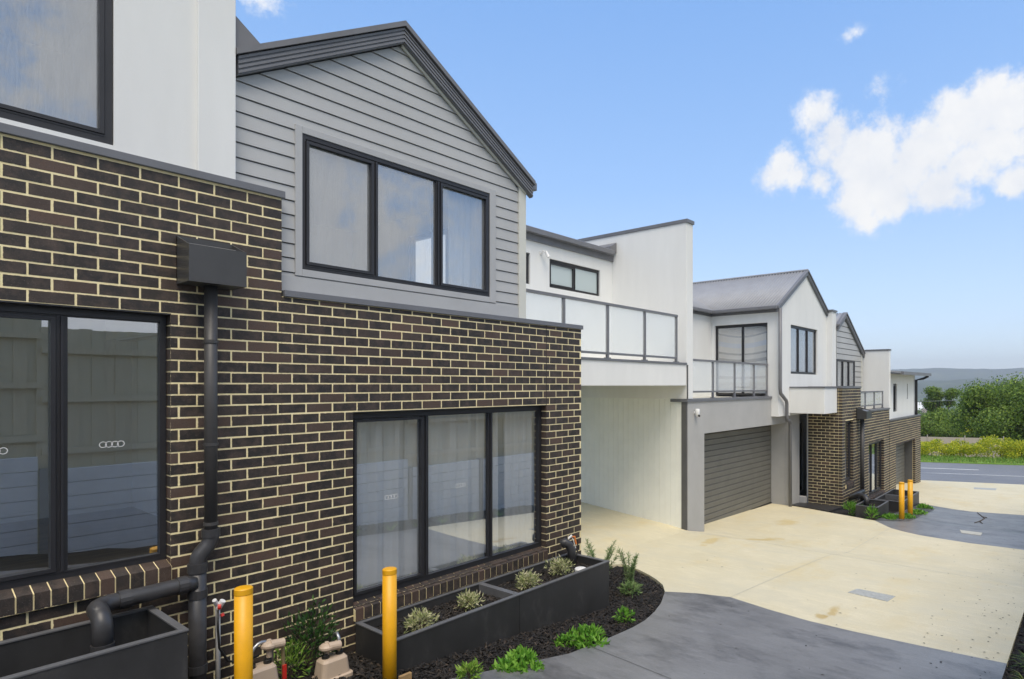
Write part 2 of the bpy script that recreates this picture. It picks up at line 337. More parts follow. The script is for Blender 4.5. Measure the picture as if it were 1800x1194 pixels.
# ------------------------------------------------------------------ mesh helpers
class MB:
    def __init__(s): s.v = []; s.f = []
    def add(s, vs, fs):
        o = len(s.v); s.v += [tuple(p) for p in vs]; s.f += [tuple(i+o for i in f) for f in fs]; return s
    def box(s, x0, x1, y0, y1, z0, z1):
        return s.add([(x0,y0,z0),(x1,y0,z0),(x1,y1,z0),(x0,y1,z0),(x0,y0,z1),(x1,y0,z1),(x1,y1,z1),(x0,y1,z1)],
              [(0,3,2,1),(4,5,6,7),(0,1,5,4),(1,2,6,5),(2,3,7,6),(3,0,4,7)])
    def prism(s, poly, y0, y1):           # polygon in (x,z), extruded along y
        n = len(poly); vs = [(x, y0, z) for x, z in poly]+[(x, y1, z) for x, z in poly]
        a = sum(poly[i][0]*poly[(i+1) % n][1]-poly[(i+1) % n][0]*poly[i][1] for i in range(n))
        fs = [tuple(range(n)), tuple(range(2*n-1, n-1, -1))]+[(i, i+n, (i+1) % n+n, (i+1) % n) for i in range(n)]
        if a < 0: fs = [tuple(reversed(f)) for f in fs]
        return s.add(vs, fs)
    def quad(s, a, b, c, d): return s.add([a, b, c, d], [(0, 1, 2, 3)])
    def tube(s, pts, r, n=12, cap=True):
        pts = [Vector(p) for p in pts]; rs = r if isinstance(r, (list, tuple)) else [r]*len(pts)
        rings = []; up = None
        for i, p in enumerate(pts):
            d = (pts[min(i+1, len(pts)-1)]-pts[max(i-1, 0)]).normalized()
            if up is None: up = d.orthogonal().normalized()
            else:
                up = (up-d*up.dot(d))
                up = up.normalized() if up.length > 1e-6 else d.orthogonal().normalized()
            q = d.cross(up)
            rings.append([p+up*math.cos(2*math.pi*k/n)*rs[i]+q*math.sin(2*math.pi*k/n)*rs[i] for k in range(n)])
        vs = [p for rg in rings for p in rg]; fs = []
        for i in range(len(rings)-1):
            for k in range(n): fs.append((i*n+k, i*n+(k+1) % n, (i+1)*n+(k+1) % n, (i+1)*n+k))
        if cap: fs += [tuple(reversed(range(n))), tuple(range((len(rings)-1)*n, len(rings)*n))]
        return s.add(vs, fs)
    def lathe(s, prof, c, n=24):
        vs = []; fs = []
        for r, z in prof: vs += [(c[0]+r*math.cos(2*math.pi*k/n), c[1]+r*math.sin(2*math.pi*k/n), c[2]+z) for k in range(n)]
        for i in range(len(prof)-1):
            for k in range(n): fs.append((i*n+k, i*n+(k+1) % n, (i+1)*n+(k+1) % n, (i+1)*n+k))
        fs += [tuple(reversed(range(n))), tuple(range((len(prof)-1)*n, len(prof)*n))]
        return s.add(vs, fs)
    def xf(s, fn): s.v = [tuple(fn(*p)) for p in s.v]; return s
    def panel(s, T, u0, u1, v0, v1, holes, d0, d1):   # wall slab with rectangular openings
        us = sorted({u0, u1, *[min(max(h[i], u0), u1) for h in holes for i in (0, 1)]}); vs = sorted({v0, v1, *[min(max(h[i], v0), v1) for h in holes for i in (2, 3)]})
        def solid(i, j):
            if i < 0 or j < 0 or i >= len(us)-1 or j >= len(vs)-1: return False
            a, b = (us[i]+us[i+1])/2, (vs[j]+vs[j+1])/2
            return not any(h[0] < a < h[1] and h[2] < b < h[3] for h in holes)
        for i in range(len(us)-1):
            for j in range(len(vs)-1):
                if not solid(i, j): continue
                a, b, c, d = us[i], us[i+1], vs[j], vs[j+1]
                s.quad(T(a,d0,c), T(b,d0,c), T(b,d0,d), T(a,d0,d)); s.quad(T(b,d1,c), T(a,d1,c), T(a,d1,d), T(b,d1,d))
                if not solid(i-1, j): s.quad(T(a,d1,c), T(a,d0,c), T(a,d0,d), T(a,d1,d))
                if not solid(i+1, j): s.quad(T(b,d0,c), T(b,d1,c), T(b,d1,d), T(b,d0,d))
                if not solid(i, j-1): s.quad(T(a,d1,c), T(b,d1,c), T(b,d0,c), T(a,d0,c))
                if not solid(i, j+1): s.quad(T(a,d0,d), T(b,d0,d), T(b,d1,d), T(a,d1,d))
        return s
    def build(s, name, mat, parent=None, smooth=False, bevel=0, fix=False, weld=False):
        off = base_of(parent)
        me = bpy.data.meshes.new(name); me.from_pydata([(p[0]-off.x, p[1]-off.y, p[2]-off.z) for p in s.v], [], s.f)
        if fix or weld:
            bm = bmesh.new(); bm.from_mesh(me)
            if weld: bmesh.ops.remove_doubles(bm, verts=bm.verts, dist=.0004)
            bmesh.ops.recalc_face_normals(bm, faces=bm.faces); bm.to_mesh(me); bm.free()
        if smooth: me.polygons.foreach_set('use_smooth', [True]*len(me.polygons))
        me.materials.append(MATS[mat]); me.update()
        o = bpy.data.objects.new(name, me); COL.objects.link(o)
        if parent: o.parent = parent
        if bevel:
            b = o.modifiers.new('Bevel', 'BEVEL'); b.width = bevel; b.segments = 2; b.limit_method = 'ANGLE'; b.angle_limit = R(40)
        return o
BASE = {}
def base_of(p):
    while p is not None:
        if p.name in BASE: return BASE[p.name]
        p = p.parent
    return Vector((0, 0, 0))
def thing(name, label, cat, loc, group=None):
    o = bpy.data.objects.new(name, None); COL.objects.link(o); o.location = loc; o.empty_display_size = .3
    BASE[o.name] = Vector(loc); o['label'] = label; o['category'] = cat
    if group: o['group'] = group
    return o
def tag(o, label, cat, group=None):
    o['label'] = label; o['category'] = cat
    if group: o['group'] = group
    return o
def struct(o, label=None):
    o['kind'] = 'structure'
    if label: o['label'] = label
    return o
def stuff(o): o['kind'] = 'stuff'; return o
def arc(c, a, b, n=8):
    """quarter-bend points from c+a to c+b around centre c (a, b vectors)"""
    c, a, b = Vector(c), Vector(a), Vector(b)
    return [c+a*math.cos(t*math.pi/2/n)+b*math.sin(t*math.pi/2/n) for t in range(n+1)]
def FRONT(w): return lambda u, d, v: (u, w+d, v)          # wall facing the driveway
def SIDE(s): return lambda u, d, v: (s+d, u, v)           # wall facing uphill, towards the viewer

# ------------------------------------------------------------------ terrain heights
PZ = [(-40, 1.5), (-10, -1.1), (-3, -1.8), (1, -2.2), (3, -2.42), (6.2, -2.74), (9, -2.92), (11.5, -3.10), (12.25, -3.27), (17, -3.40), (17.9, -3.46), (23.3, -3.75), (28.7, -4.05), (34, -4.31), (400, -4.31)]
PD = [(29.3, -4.09), (34, -4.31), (41.5, -4.33), (45, -4.6), (60, -7), (120, -15), (300, -24), (1000, -32), (1600, -30), (9000, -30)]
def lerp(P, x):
    if x <= P[0][0]: return P[0][1]
    for (a, za), (b, zb) in zip(P, P[1:]):
        if x <= b: return za+(zb-za)*(x-a)/(b-a)
    return P[-1][1]
RN = Vector((.933, .36)); RE = Vector((.36, -.933))       # road normal and direction
def hg(s, w):
    d = s*RN.x+w*RN.y
    t = min(max((d-27)/3, 0), 1)
    z = lerp(PZ, s)*(1-t)+lerp(PD, d)*t
    if 6.3 < s < 11.6 and w > 6.6: z += .02+.085*(w-6.6)
    return z
def gnd(x, y):
    z = -3.0
    for _ in range(50):
        p = onz(x, y, z); z = .5*z+.5*hg(p.x, p.y)
    return Vector((p.x, p.y, hg(p.x, p.y)))
def sheet(name, mat, poly, lift, step=.5, skirt=.15, sub=None, rough=0):
    bm = bmesh.new(); f = bm.faces.new([bm.verts.new((x, y, 0)) for x, y in poly])
    bmesh.ops.triangulate(bm, faces=bm.faces[:])
    xs = [p[0] for p in poly]; ys = [p[1] for p in poly]
    def cut(axis, lo, hi, st):
        k = math.ceil(lo/st)*st
        while k < hi:
            co = (k, 0, 0) if axis == 0 else (0, k, 0); no = (1, 0, 0) if axis == 0 else (0, 1, 0)
            bmesh.ops.bisect_plane(bm, geom=bm.verts[:]+bm.edges[:]+bm.faces[:], plane_co=co, plane_no=no); k += st
    cut(0, min(xs)+.01, max(xs)-.01, step); cut(1, min(ys)+.01, max(ys)-.01, sub or step*2)
    if skirt:
        be = [e for e in bm.edges if e.is_boundary]
        r = bmesh.ops.extrude_edge_only(bm, edges=be)
        low = {v for v in r['geom'] if isinstance(v, bmesh.types.BMVert)}
    else: low = set()
    for v in bm.verts: v.co.z = hg(v.co.x, v.co.y)+lift-(skirt if v in low else 0)+(rough*(random.random()-.5) if rough and v not in low else 0)
    bmesh.ops.recalc_face_normals(bm, faces=bm.faces[:])
    if sum(f.normal.z for f in bm.faces) < 0: bmesh.ops.reverse_faces(bm, faces=bm.faces[:])
    me = bpy.data.meshes.new(name); bm.to_mesh(me); bm.free(); me.materials.append(MATS[mat])
    o = bpy.data.objects.new(name, me); COL.objects.link(o); return o

# ------------------------------------------------------------------ the setting
def pxs(L_): return [tuple(gnd(x, y).xy) for x, y in L_]
bed_edge = [(3.0, 4.20)]+[tuple(gnd(x, y).xy) for x, y in [(1000, 1149), (1050, 1130), (1084, 1115.6), (1112, 1103), (1133, 1091), (1150, 1076), (1162, 1060), (1169, 1040), (1165, 1028), (1153, 1018), (1140, 1010), (1124, 1002), (1105, 995)]]+[(7.95, 5.75), (7.2, 6.3)]
seam = [tuple(gnd(x, y).xy) for x, y in [(1169, 1040), (1225, 1043), (1284, 1049.8), (1350, 1071), (1420, 1091), (1500, 1110), (1578, 1126.7), (1670, 1146), (1771, 1166.7)]]
seam[-1] = (seam[-1][0], .59)
i_tip = 9
near_dark = [(-9, .59), seam[-1]]+seam[-2:0:-1]+bed_edge[i_tip-1::-1]+[(0.0, 4.35), (-9, 4.35)]
struct(sheet('driveway_dark', 'concrete_dark', near_dark, 0, skirt=.18), 'charcoal coloured concrete band of the driveway in the foreground')
# joint cut in the dark band is built as a thin flat strip of dark colour below
far_near = [tuple(gnd(x, y).xy) for x, y in [(1537, 915), (1550, 921), (1566, 928.6), (1590, 935), (1617, 941), (1660, 948), (1705, 955), (1755, 961)]]+[(15.2, .59)]
far_far = [tuple(gnd(x, y).xy) for x, y in [(1618, 886), (1645, 890), (1675, 895), (1705, 899), (1762, 903)]]+[(21.0, .59)]
bedF = [tuple(gnd(x, y).xy) for x, y in [(1537, 912.6), (1557, 916), (1577, 917), (1598, 917), (1610, 912), (1620, 906), (1633, 901), (1642, 897), (1640, 892), (1630, 888), (1617, 885)]]
cream1 = [seam[-1], (15.2, .59)]+far_near[-2::-1]+[(16.69, 5.24), (17.0, 6.2), (17.0, 7.05), (12.25, 7.05), (12.25, 6.58), (11.5, 6.58), (11.5, 11.4), (6.4, 11.4), (6.4, 6.3)]+bed_edge[-1:i_tip-2:-1]+seam[1:-1]
# remove duplicated corner
cream1 = [p for i, p in enumerate(cream1) if i == 0 or (Vector(p)-Vector(cream1[i-1])).length > .01]
struct(sheet('driveway_cream', 'concrete_cream', cream1, 0, skirt=.18), 'cream concrete driveway apron in front of the carport and grey garage')
dark2 = [(15.2, .59)]+[(21.0, .59)]+far_far[-2::-1]+bedF[-2:0:-1]+far_near[:-1]
dark2 = [p for i, p in enumerate(dark2) if i == 0 or (Vector(p)-Vector(dark2[i-1])).length > .01]
struct(sheet('driveway_dark', 'concrete_dark', dark2, -.002, skirt=.16), 'charcoal coloured concrete band of the driveway beside the far bollards')
def road_pt(d, e): return tuple(RN*d+RE*e)
cream2 = [(21.0, .59), (24, .2), (26, -2.5), (28, -3.0), road_pt(29.4, 14.2), road_pt(29.4, 7), road_pt(29.4, 0), road_pt(29.3, -6.5), (24.2, 7.8), (24.2, 5.6), (23.4, 5.2), bedF[-1]]+far_far[1:-1]
struct(sheet('driveway_cream', 'concrete_cream', cream2, 0, skirt=.16), 'cream concrete driveway crossover meeting the road')
struct(sheet('road', 'asphalt', [road_pt(28.9, -40), road_pt(28.9, 60), road_pt(38.6, 60), road_pt(38.6, -40)], -.03, step=2, skirt=0), 'grey asphalt road crossing beyond the driveway')
for d, e0, e1 in ((33.66, -40, 60), (35.7, -9, -4), (35.7, 3.2, 9.4), (35.7, 17, 23)):
    struct(sheet('road_marking', 'white_line', [road_pt(d, e0), road_pt(d, e1), road_pt(d+.16, e1), road_pt(d+.16, e0)], -.024, step=2, skirt=0), 'white painted line on the asphalt road')
struct(sheet('grass_verge', 'verge', [road_pt(38.6, -40), road_pt(38.6, 60), road_pt(42.6, 60), road_pt(42.6, -40)], .02, step=2, skirt=.1), 'bright green grass verge along the far side of the road')
struct(sheet('garden_bed', 'mulch', [(-6, 5.32), (-6, 4.3), (0, 4.3)]+[(x-.02, y+.03) for x, y in bed_edge[:-1]]+[(7.6, 6.0), (6.9, 6.2), (6.42, 5.9), (6.42, 5.32)], -.05, step=.2, sub=.2, skirt=0, rough=.03), 'dark mulched garden bed along the brick wall')
struct(sheet('garden_bed', 'mulch', [(16.75, 5.25)]+[(x+.02, y+.02) for x, y in bedF]+[(23.3, 4.9), (23.3, 5.32), (17.95, 5.32), (17.2, 5.3)], -.04, step=.3, sub=.3, skirt=0, rough=.03), 'mulched garden bed round the far bollards and planters')
struct(sheet('garden_bed', 'mulch', [(-9, .61), (24, .61), (24, -.55), (-9, -.55)], -.05, step=.3, sub=.3, skirt=0, rough=.04), 'mulched strip between the driveway and the retaining wall')
struct(sheet('porch_slab', 'slate_tile', [(17.02, 6.45), (16.75, 5.27), (17.9, 5.27), (17.9, 6.45)], .03, skirt=.14), 'dark paved porch slab beside the brick side wall')
# broad ground to the horizon and the hills
def terrain():
    mb = MB(); rings = [0, 12, 25, 38, 50, 70, 100, 160, 260, 450, 800, 1300, 2000, 3500]; n = 72; vs = []
    for r in rings:
        for k in range(n):
            a = 2*math.pi*k/n; x, y = 12+r*math.cos(a), 3+r*math.sin(a)
            h = hg(x, y)-(.45 if x*RN.x+y*RN.y < 44 else .12)
            if r > 300: h -= 2
            vs.append((x, y, h))
    fs = [(i*n+k, i*n+(k+1) % n, (i+1)*n+(k+1) % n, (i+1)*n+k) for i in range(len(rings)-1) for k in range(n)]
    fs = [f for f in fs if len(set(f)) == 4 and f[0] >= n]+[tuple(range(n, 2*n))]
    mb.add(vs, fs); return struct(mb.build('ground', 'paddock', fix=True), 'ground falling away into the valley')
gr = terrain()
def hills(name, dist, ztop, depth, seed, label):
    mb = MB(); n = 150; m = 14; vs = []
    a0, a1 = TH-R(62), TH+R(62)
    for j in range(m):
        t = j/(m-1); r = dist+depth*t
        for k in range(n):
            a = a0+(a1-a0)*k/(n-1)
            prof = math.sin(min(t*1.6, 1)*math.pi/2)
            q = mnoise.fractal(Vector((a*9+seed, seed*2, t*.6)), 1, 2, 5)
            q2 = mnoise.fractal(Vector((a*60+seed, t*6, 3)), 1, 2, 5)
            z = -34+prof*(ztop+34)*(1+.10*q)+q2*dist*.0022*prof
            vs.append((r*math.cos(a), r*math.sin(a), z))
    fs = [(j*n+k, j*n+k+1, (j+1)*n+k+1, (j+1)*n+k) for j in range(m-1) for k in range(n-1)]
    mb.add(vs, fs); struct(mb.build(name, 'forest_hill', smooth=True), label)
hills('hill', 1700, 14, 500, 1.3, 'low wooded rise across the valley')
hills('hill', 2700, 74, 900, 5.1, 'long forested ridge on the horizon')

# ------------------------------------------------------------------ parts shared by the houses
def window(par, T, u0, u1, v0, v1, d=.10, mull=(), sash=(), fr=.045, gl='glass', dep=.07, split=None, mw=.055):
    mb = MB()
    def B(a, b, c, e, d0=0, d1=dep):
        p, q = T(a, d+d0, c), T(b, d+d1, e)
        mb.box(min(p[0], q[0]), max(p[0], q[0]), min(p[1], q[1]), max(p[1], q[1]), c, e)
    B(u0, u0+fr, v0, v1); B(u1-fr, u1, v0, v1); B(u0+fr, u1-fr, v1-fr*1.3, v1); B(u0+fr, u1-fr, v0, v0+fr)
    B(u0+fr, u1-fr, v0+fr, v0+fr+.012, -.004, dep-.01); B(u0+fr, u1-fr, v1-fr*1.3-.010, v1-fr*1.3, .012, dep-.01)
    edges = [u0+fr]+[x for m in mull for x in (m-mw/2, m+mw/2)]+[u1-fr]
    for m in mull: B(m-mw/2, m+mw/2, v0+fr+.012, v1-fr*1.3-.010, .002); B(m-.008, m+.008, v0+fr+.012, v1-fr*1.3-.010, -.012, .002)
    w = mb.build('window', 'frame', par)
    for i in range(len(mull)+1):
        a, b, c, e = edges[2*i], edges[2*i+1], v0+fr+.012, v1-fr*1.3-.010
        if i in sash:
            mb = MB(); k = .030
            B(a+.004, a+k, c+.004, e-.004, -.012, .04); B(b-k, b-.004, c+.004, e-.004, -.012, .04); B(a+k, b-k, c+.004, c+k, -.012, .04); B(a+k, b-k, e-k, e-.004, -.012, .04)
            mb.build('sash', 'frame', w); a += k; b -= k; c += k; e -= k
        mb = MB(); B(a-.004, b+.004, c-.004, e+.004, .026, .032); mb.build('pane', gl, w)
    return w
def room(par, x0, x1, y0, y1, z0, z1, wall='room_wall', floor='room_floor', holes_right=(), holes_back=(), holes_left=()):
    mb = MB()
    mb.panel(FRONT(y1), x0, x1, z0, z1, list(holes_back), 0, .1); mb.panel(SIDE(x0-.1), y0, y1, z0, z1, list(holes_left), 0, .1)
    mb.quad((x0,y0,z1),(x1,y0,z1),(x1,y1,z1),(x0,y1,z1))
    if holes_right:
        mb.panel(SIDE(x1), y0, y1, z0, z1, holes_right, 0, .1)
    else: mb.quad((x1,y0,z0),(x1,y1,z0),(x1,y1,z1),(x1,y0,z1))
    if not holes_back: mb.box(x0+.01, x1-.01, y1-.02, y1-.004, z0, z0+.09)
    r = mb.build('interior_wall', wall, par)
    MB().quad((x0,y0,z0),(x1,y0,z0),(x1,y1,z0),(x0,y1,z0)).build('interior_floor', floor, par); return r
BL, BH, PU, PV = .230, .076, .240, .086
def brick_mesh(mb, l, h, dep=.10):
    k = .0025; a, b = l/2-.0004, h/2-.0004
    mb.add([(-a, dep, -b), (a, dep, -b), (a, dep, b), (-a, dep, b), (-a, k, -b), (a, k, -b), (a, k, b), (-a, k, b), (-a+k, 0, -b+k), (a-k, 0, -b+k), (a-k, 0, b-k), (-a+k, 0, b-k)],
           [(0, 4, 5, 1)[::-1], (1, 5, 6, 2)[::-1], (2, 6, 7, 3)[::-1], (3, 7, 4, 0)[::-1], (4, 8, 9, 5)[::-1], (5, 9, 10, 6)[::-1], (6, 10, 11, 7)[::-1], (7, 11, 8, 4)[::-1], (8, 9, 10, 11), (0, 1, 2, 3)])
BMESH = {}
def bricks(par, T, u0, u1, v0, v1, holes, vref, uref, nmax, tooth=None):
    """stretcher bond over [u0,u1]x[v0,v1] less the openings; the nmax biggest in the picture become parts, the rest one mass"""
    out = []
    j = math.floor((v0-vref)/PV)
    while vref+j*PV < v1:
        a = vref+j*PV+.005; b = a+BH; a2, b2 = max(a, v0), min(b, v1-.004)
        if b2-a2 > .02:
            off = uref+(.12 if j % 2 else 0); i = math.floor((u0-off)/PU)-1
            cuts = [(u0, u1)]
            for h in holes:
                if h[2] < (a2+b2)/2 < h[3]: cuts = [c for q in cuts for c in ((q[0], min(q[1], h[0])), (max(q[0], h[1]), q[1])) if c[1]-c[0] > .02]
            while off+i*PU < u1:
                p = off+i*PU+.005; q = p+BL
                for c in cuts:
                    p2, q2 = max(p, c[0]), min(q, c[1])
                    if tooth and b2 < .705:
                        te = u1 if tooth == 'end' else u0
                        if p < te < q and abs(c[1 if tooth == 'end' else 0]-te) < .001:
                            if (tooth == 'end') != ((p+q)/2 < te+.004): continue
                            p2, q2 = (p2, q) if tooth == 'end' else (p, q2)
                    if not (tooth and b2 < .705):            # no slivers at an edge: the neighbour is cut longer instead
                        if 0 < c[1]-q < .075: q2 = c[1]
                        if 0 < p-c[0] < .075: p2 = c[0]
                        if q2-p2 < .07: continue
                    if q2-p2 > .025: out.append(((p2+q2)/2, (a2+b2)/2, q2-p2, b2-a2))
                i += 1
        j += 1
    def area(bk):
        x, y, z = T(bk[0], 0, bk[1]); Z = x*CT+y*ST; px = CX+F*(x*ST-y*CT)/Z; py = YH-F*z/Z
        vis = -20 < px < 1820 and -20 < py < 1210
        return (0 if vis else 1, Z)
    out.sort(key=area); off = base_of(par)
    for u, v, l, h in out[:nmax]:
        key = (round(l, 3), round(h, 3))
        if key not in BMESH:
            mb = MB(); brick_mesh(mb, key[0], key[1]); me = bpy.data.meshes.new('brick'); me.from_pydata(mb.v, [], mb.f); me.materials.append(MATS['brick']); BMESH[key] = me
        o = bpy.data.objects.new('brick', BMESH[key]); COL.objects.link(o); o.parent = par
        p = T(u+random.uniform(-1, 1)*.0012, random.uniform(-1, 1)*.0015, v+random.uniform(-1, 1)*.001)
        o.location = Vector(p)-off; o.rotation_euler = (0, random.uniform(-1, 1)*.004, 0)
    rest = out[nmax:]
    if rest:
        mb = MB()
        for u, v, l, h in rest:
            t = MB(); brick_mesh(t, l, h); dd = random.uniform(-1, 1)*.0015
            mb.add([T(u+x, y+dd, v+z) for x, y, z in t.v], t.f)
        stuff(mb.build('brickwork', 'brick_mass', par, fix=True))
def sill(par, w, u0, u1, zf, indiv=True, back=.095, drop=.035):
    """row of rowlock bricks laid on edge, sloping out"""
    n = round((u1-u0)/.086); st = (u1-u0)/n; mo = MB(); allb = MB()
    prof = [(w-.028, zf-.104), (w+back, zf-.104), (w+back, zf+drop), (w-.028, zf)]
    def pr(mb, a, b, g=0): mb.add([(a, y-(g if i in (0, 3) else 0), z+(g if i > 1 else 0)) for i, (y, z) in enumerate(prof)]+[(b, y-(g if i in (0, 3) else 0), z+(g if i > 1 else 0)) for i, (y, z) in enumerate(prof)],
              [(0, 1, 2, 3), (7, 6, 5, 4), (0, 4, 5, 1), (1, 5, 6, 2), (2, 6, 7, 3), (3, 7, 4, 0)])
    pr(mo, u0, u1); mo.build('sill_mortar', 'mortar', par, fix=True)
    for i in range(n):
        mb = MB(); pr(mb, u0+i*st+.004, u0+(i+1)*st-.004, .004+random.random()*.002)
        if indiv: mb.build('brick', 'brick', par, fix=True)
        else: allb.v, allb.f = allb.v, allb.f; allb.add(mb.v, mb.f)
    if not indiv: stuff(allb.build('sill_brickwork', 'brick_mass', par, fix=True))
def brick_wall(par, T, u0, u1, v0, v1, holes, vref, uref, nmax, thick=.11, name='brick_wall', tooth=None):
    mb = MB(); mb.panel(T, u0+.002, u1-.002, v0, v1, [(h[0]-.003, h[1]+.003, h[2], h[3]+.002) for h in holes], .0025, thick)
    wl = mb.build(name, 'mortar', par, fix=True); bricks(wl, T, u0, u1, v0, v1, holes, vref, uref, nmax, tooth); return wl
def boards(par, w, sl, sr, z0, z1, pitch, zref, roof, hole, gap=.009, name='weatherboard_wall', mat='weatherboard'):
    """horizontal weatherboards under a gable: roof(z) gives (left, right) limits at height z"""
    zs = []
    mb = MB(); pts = [(sl, z0), (sr, z0)]
    zt = z1
    def lim(z):
        a, b = roof(z); return max(sl, a), min(sr, b)
    poly = [(sl, z0), (sr, z0)]; steps = [z0+(zt-z0)*i/40 for i in range(1, 41)]
    poly += [(lim(z)[1], z) for z in steps if lim(z)[1] > lim(z)[0]]+[(lim(z)[0], z) for z in reversed(steps) if lim(z)[1] > lim(z)[0]]
    for k in range(len(steps)):                      # backing built of thin courses so the opening stays open
        a, b = z0 if k == 0 else steps[k-1], steps[k]
        l0, r0 = lim(a); l1, r1 = lim(b)
        if r0-l0 < .01: continue
        parts = [(l0, r0, l1, r1)]
        if hole and hole[2] < (a+b)/2 < hole[3]: parts = [(l0, hole[0], l1, hole[0]), (hole[1], r0, hole[1], r1)]
        for q in parts:
            if q[1]-q[0] > .004: mb.prism([(q[0], a), (q[1], a), (max(q[3], q[2]+.001), b), (q[2], b)], w+.018, w+.10)
    wl = mb.build(name, 'dark_strip', par, fix=True)
    k = math.floor((z0-zref)/pitch)
    while zref+k*pitch < z1:
        a, b = max(z0, zref+k*pitch+gap), min(z1, zref+(k+1)*pitch); k += 1
        if b-a < .012: continue
        l0, r0 = lim(a); l1, r1 = lim(b)
        if r0-l0 < .03: continue
        if r1 < l1: l1 = r1 = (l1+r1)/2
        parts = [(l0, r0, l1, r1)]
        if hole and hole[2]-.005 < (a+b)/2 < hole[3]+.005: parts = [(l0, hole[0], l1, hole[0]), (hole[1], r0, hole[1], r1)]
        for q in parts:
            if q[1]-q[0] < .02: continue
            m2 = MB()
            m2.add([(q[0], w-.004, a), (q[1], w-.004, a), (q[3], w+.006, b), (q[2], w+.006, b), (q[0], w+.02, a), (q[1], w+.02, a), (q[3], w+.02, b), (q[2], w+.02, b)],
                   [(0, 1, 2, 3), (7, 6, 5, 4), (0, 4, 5, 1), (1, 5, 6, 2), (2, 6, 7, 3), (3, 7, 4, 0)])
            m2.build('board', mat, wl)
    return wl
def rake(par, sa, za, se, ze, t, y0, y1, ribs=4, mat='fascia', cap=.06):
    """barge board from apex (sa,za) down to eave (se,ze); t vertical depth"""
    mb = MB(); mb.prism([(sa, za-cap), (se, ze-cap), (se, ze-cap-t), (sa, za-cap-t)], y0, y1)
    for i in range(ribs):
        f0 = (i+.15)/ribs; f1 = (i+.72)/ribs
        mb.prism([(sa, za-cap-t*f0), (se, ze-cap-t*f0), (se, ze-cap-t*f1), (sa, za-cap-t*f1)], y0-.012, y0-.001)
    o = mb.build('barge_board', mat, par, fix=True)
    k = .02 if se > sa else -.02
    MB().prism([(sa, za), (se+k, ze-.012), (se+k, ze-.012-cap+.008), (sa, za-cap+.008)], y0-.035, y1+.05).build('barge_cap', 'roof_dark', o, fix=True)
    return o
def corrugated(par, a0, b0, a1, b1, w0, w1, mat='roof_metal', pitch=.095, amp=.017, name='roof_sheet', along='w'):
    """corrugated sheet from eave (a0,b0) to ridge (a1,b1); corrugations counted along the ridge"""
    n = int((w1-w0)/pitch*6); vs = []; fs = []
    L_ = math.hypot(a1-a0, b1-b0); nx, nz_ = -(b1-b0)/L_, (a1-a0)/L_
    if nz_ < 0: nx, nz_ = -nx, -nz_
    for i in range(n+1):
        w = w0+(w1-w0)*i/n; h = amp*math.cos(2*math.pi*(w-w0)/pitch)
        for a, b in ((a0, b0), (a1, b1)):
            p = (a+nx*h, w, b+nz_*h) if along == 'w' else (w, a+nx*h, b+nz_*h)
            vs.append(p)
    for i in range(n): fs.append((2*i, 2*i+2, 2*i+3, 2*i+1))
    o = MB().add(vs, fs).build(name, mat, par, smooth=True, fix=True)
    md = o.modifiers.new('Solid', 'SOLIDIFY'); md.thickness = .004; md.offset = -1
    return o
def balustrade(par, T, us, v0, v1, base, first=True, last=True):
    b = MB()
    def B(mb, a, c, v, e, d0, d1):
        p, q = T(a, d0, v), T(c, d1, e); mb.box(min(p[0], q[0]), max(p[0], q[0]), min(p[1], q[1]), max(p[1], q[1]), v, e)
    B(b, us[0], us[-1]+.03, v1-.045, v1, -.03, .03)
    B(b, us[0], us[-1], v0+.03, v0+.07, -.014, .014)
    o = b.build('balustrade', 'fascia', par)
    for i, u in enumerate(us):
        m = MB(); B(m, u-.025, u+.025, base, v1-.045, -.022, .022); B(m, u-.05, u+.05, base, base+.02, -.045, .045); m.build('post', 'fascia', o)
    for a, c in zip(us, us[1:]):
        m = MB(); B(m, a+.026, c-.026, v0+.071, v1-.046, -.005, .005); m.build('glass_panel', 'glass_balcony', o)
    return o
def downpipe_run(par, pts, r, name='downpipe', mat='pipe_dark', collars=()):
    o = MB().tube(pts, r, 14).build(name, mat, par, smooth=True)
    for c in collars:
        MB().tube([Vector(c)-Vector((0, 0, .012)), Vector(c)+Vector((0, 0, .012))], r+.006, 14).build('bracket', 'pipe_dark', o)
    return o
def rain_head(par, s0, s1, w, z0, z1, dep=.25):
    mb = MB(); a, b, y0, y1 = s0, s1, w-dep, w-.004; h = z1-z0; t = .012; k = .09
    # open box: bottom, front, two sides with sloping top, high back plate
    mb.box(a, b, y0, y1, z0, z0+t); mb.box(a, b, y0, y0+t, z0+t, z1)
    for x in (a, b-t):
        mb.add([(x, y0+t, z0+t), (x+t, y0+t, z0+t), (x+t, y1, z0+t), (x, y1, z0+t), (x, y0+t, z1), (x+t, y0+t, z1), (x+t, y1, z1+k), (x, y1, z1+k)],
               [(0, 3, 2, 1), (4, 5, 6, 7), (0, 1, 5, 4), (1, 2, 6, 5), (2, 3, 7, 6), (3, 0, 4, 7)])
    mb.box(a, b, y1-t, y1, z0+t, z1+k)
    o = mb.build('rain_head', 'rainhead', par)
    MB().quad((a+.02, y0+.02, z1-.015), (b-.02, y0+.02, z1-.015), (b-.02, y1-.09, z1+.035), (a+.02, y1-.09, z1+.035)).build('water_surface', 'galv', o)
    return o
def rings(par, T, u, v, d, r=.022):
    mb = MB()
    for k in range(4):
        c = u+(k-1.5)*r*1.55; m = 24; vs = []
        for q in range(m):
            a = 2*math.pi*q/m
            vs += [T(c+math.cos(a)*(r-.004), d, v+math.sin(a)*(r-.004)), T(c+math.cos(a)*r, d, v+math.sin(a)*r)]
        mb.add(vs, [(2*q, 2*q+1, (2*q+3) % (2*m), (2*q+2) % (2*m)) for q in range(m)])
    return mb.build('glass_sticker', 'white_plastic', par)

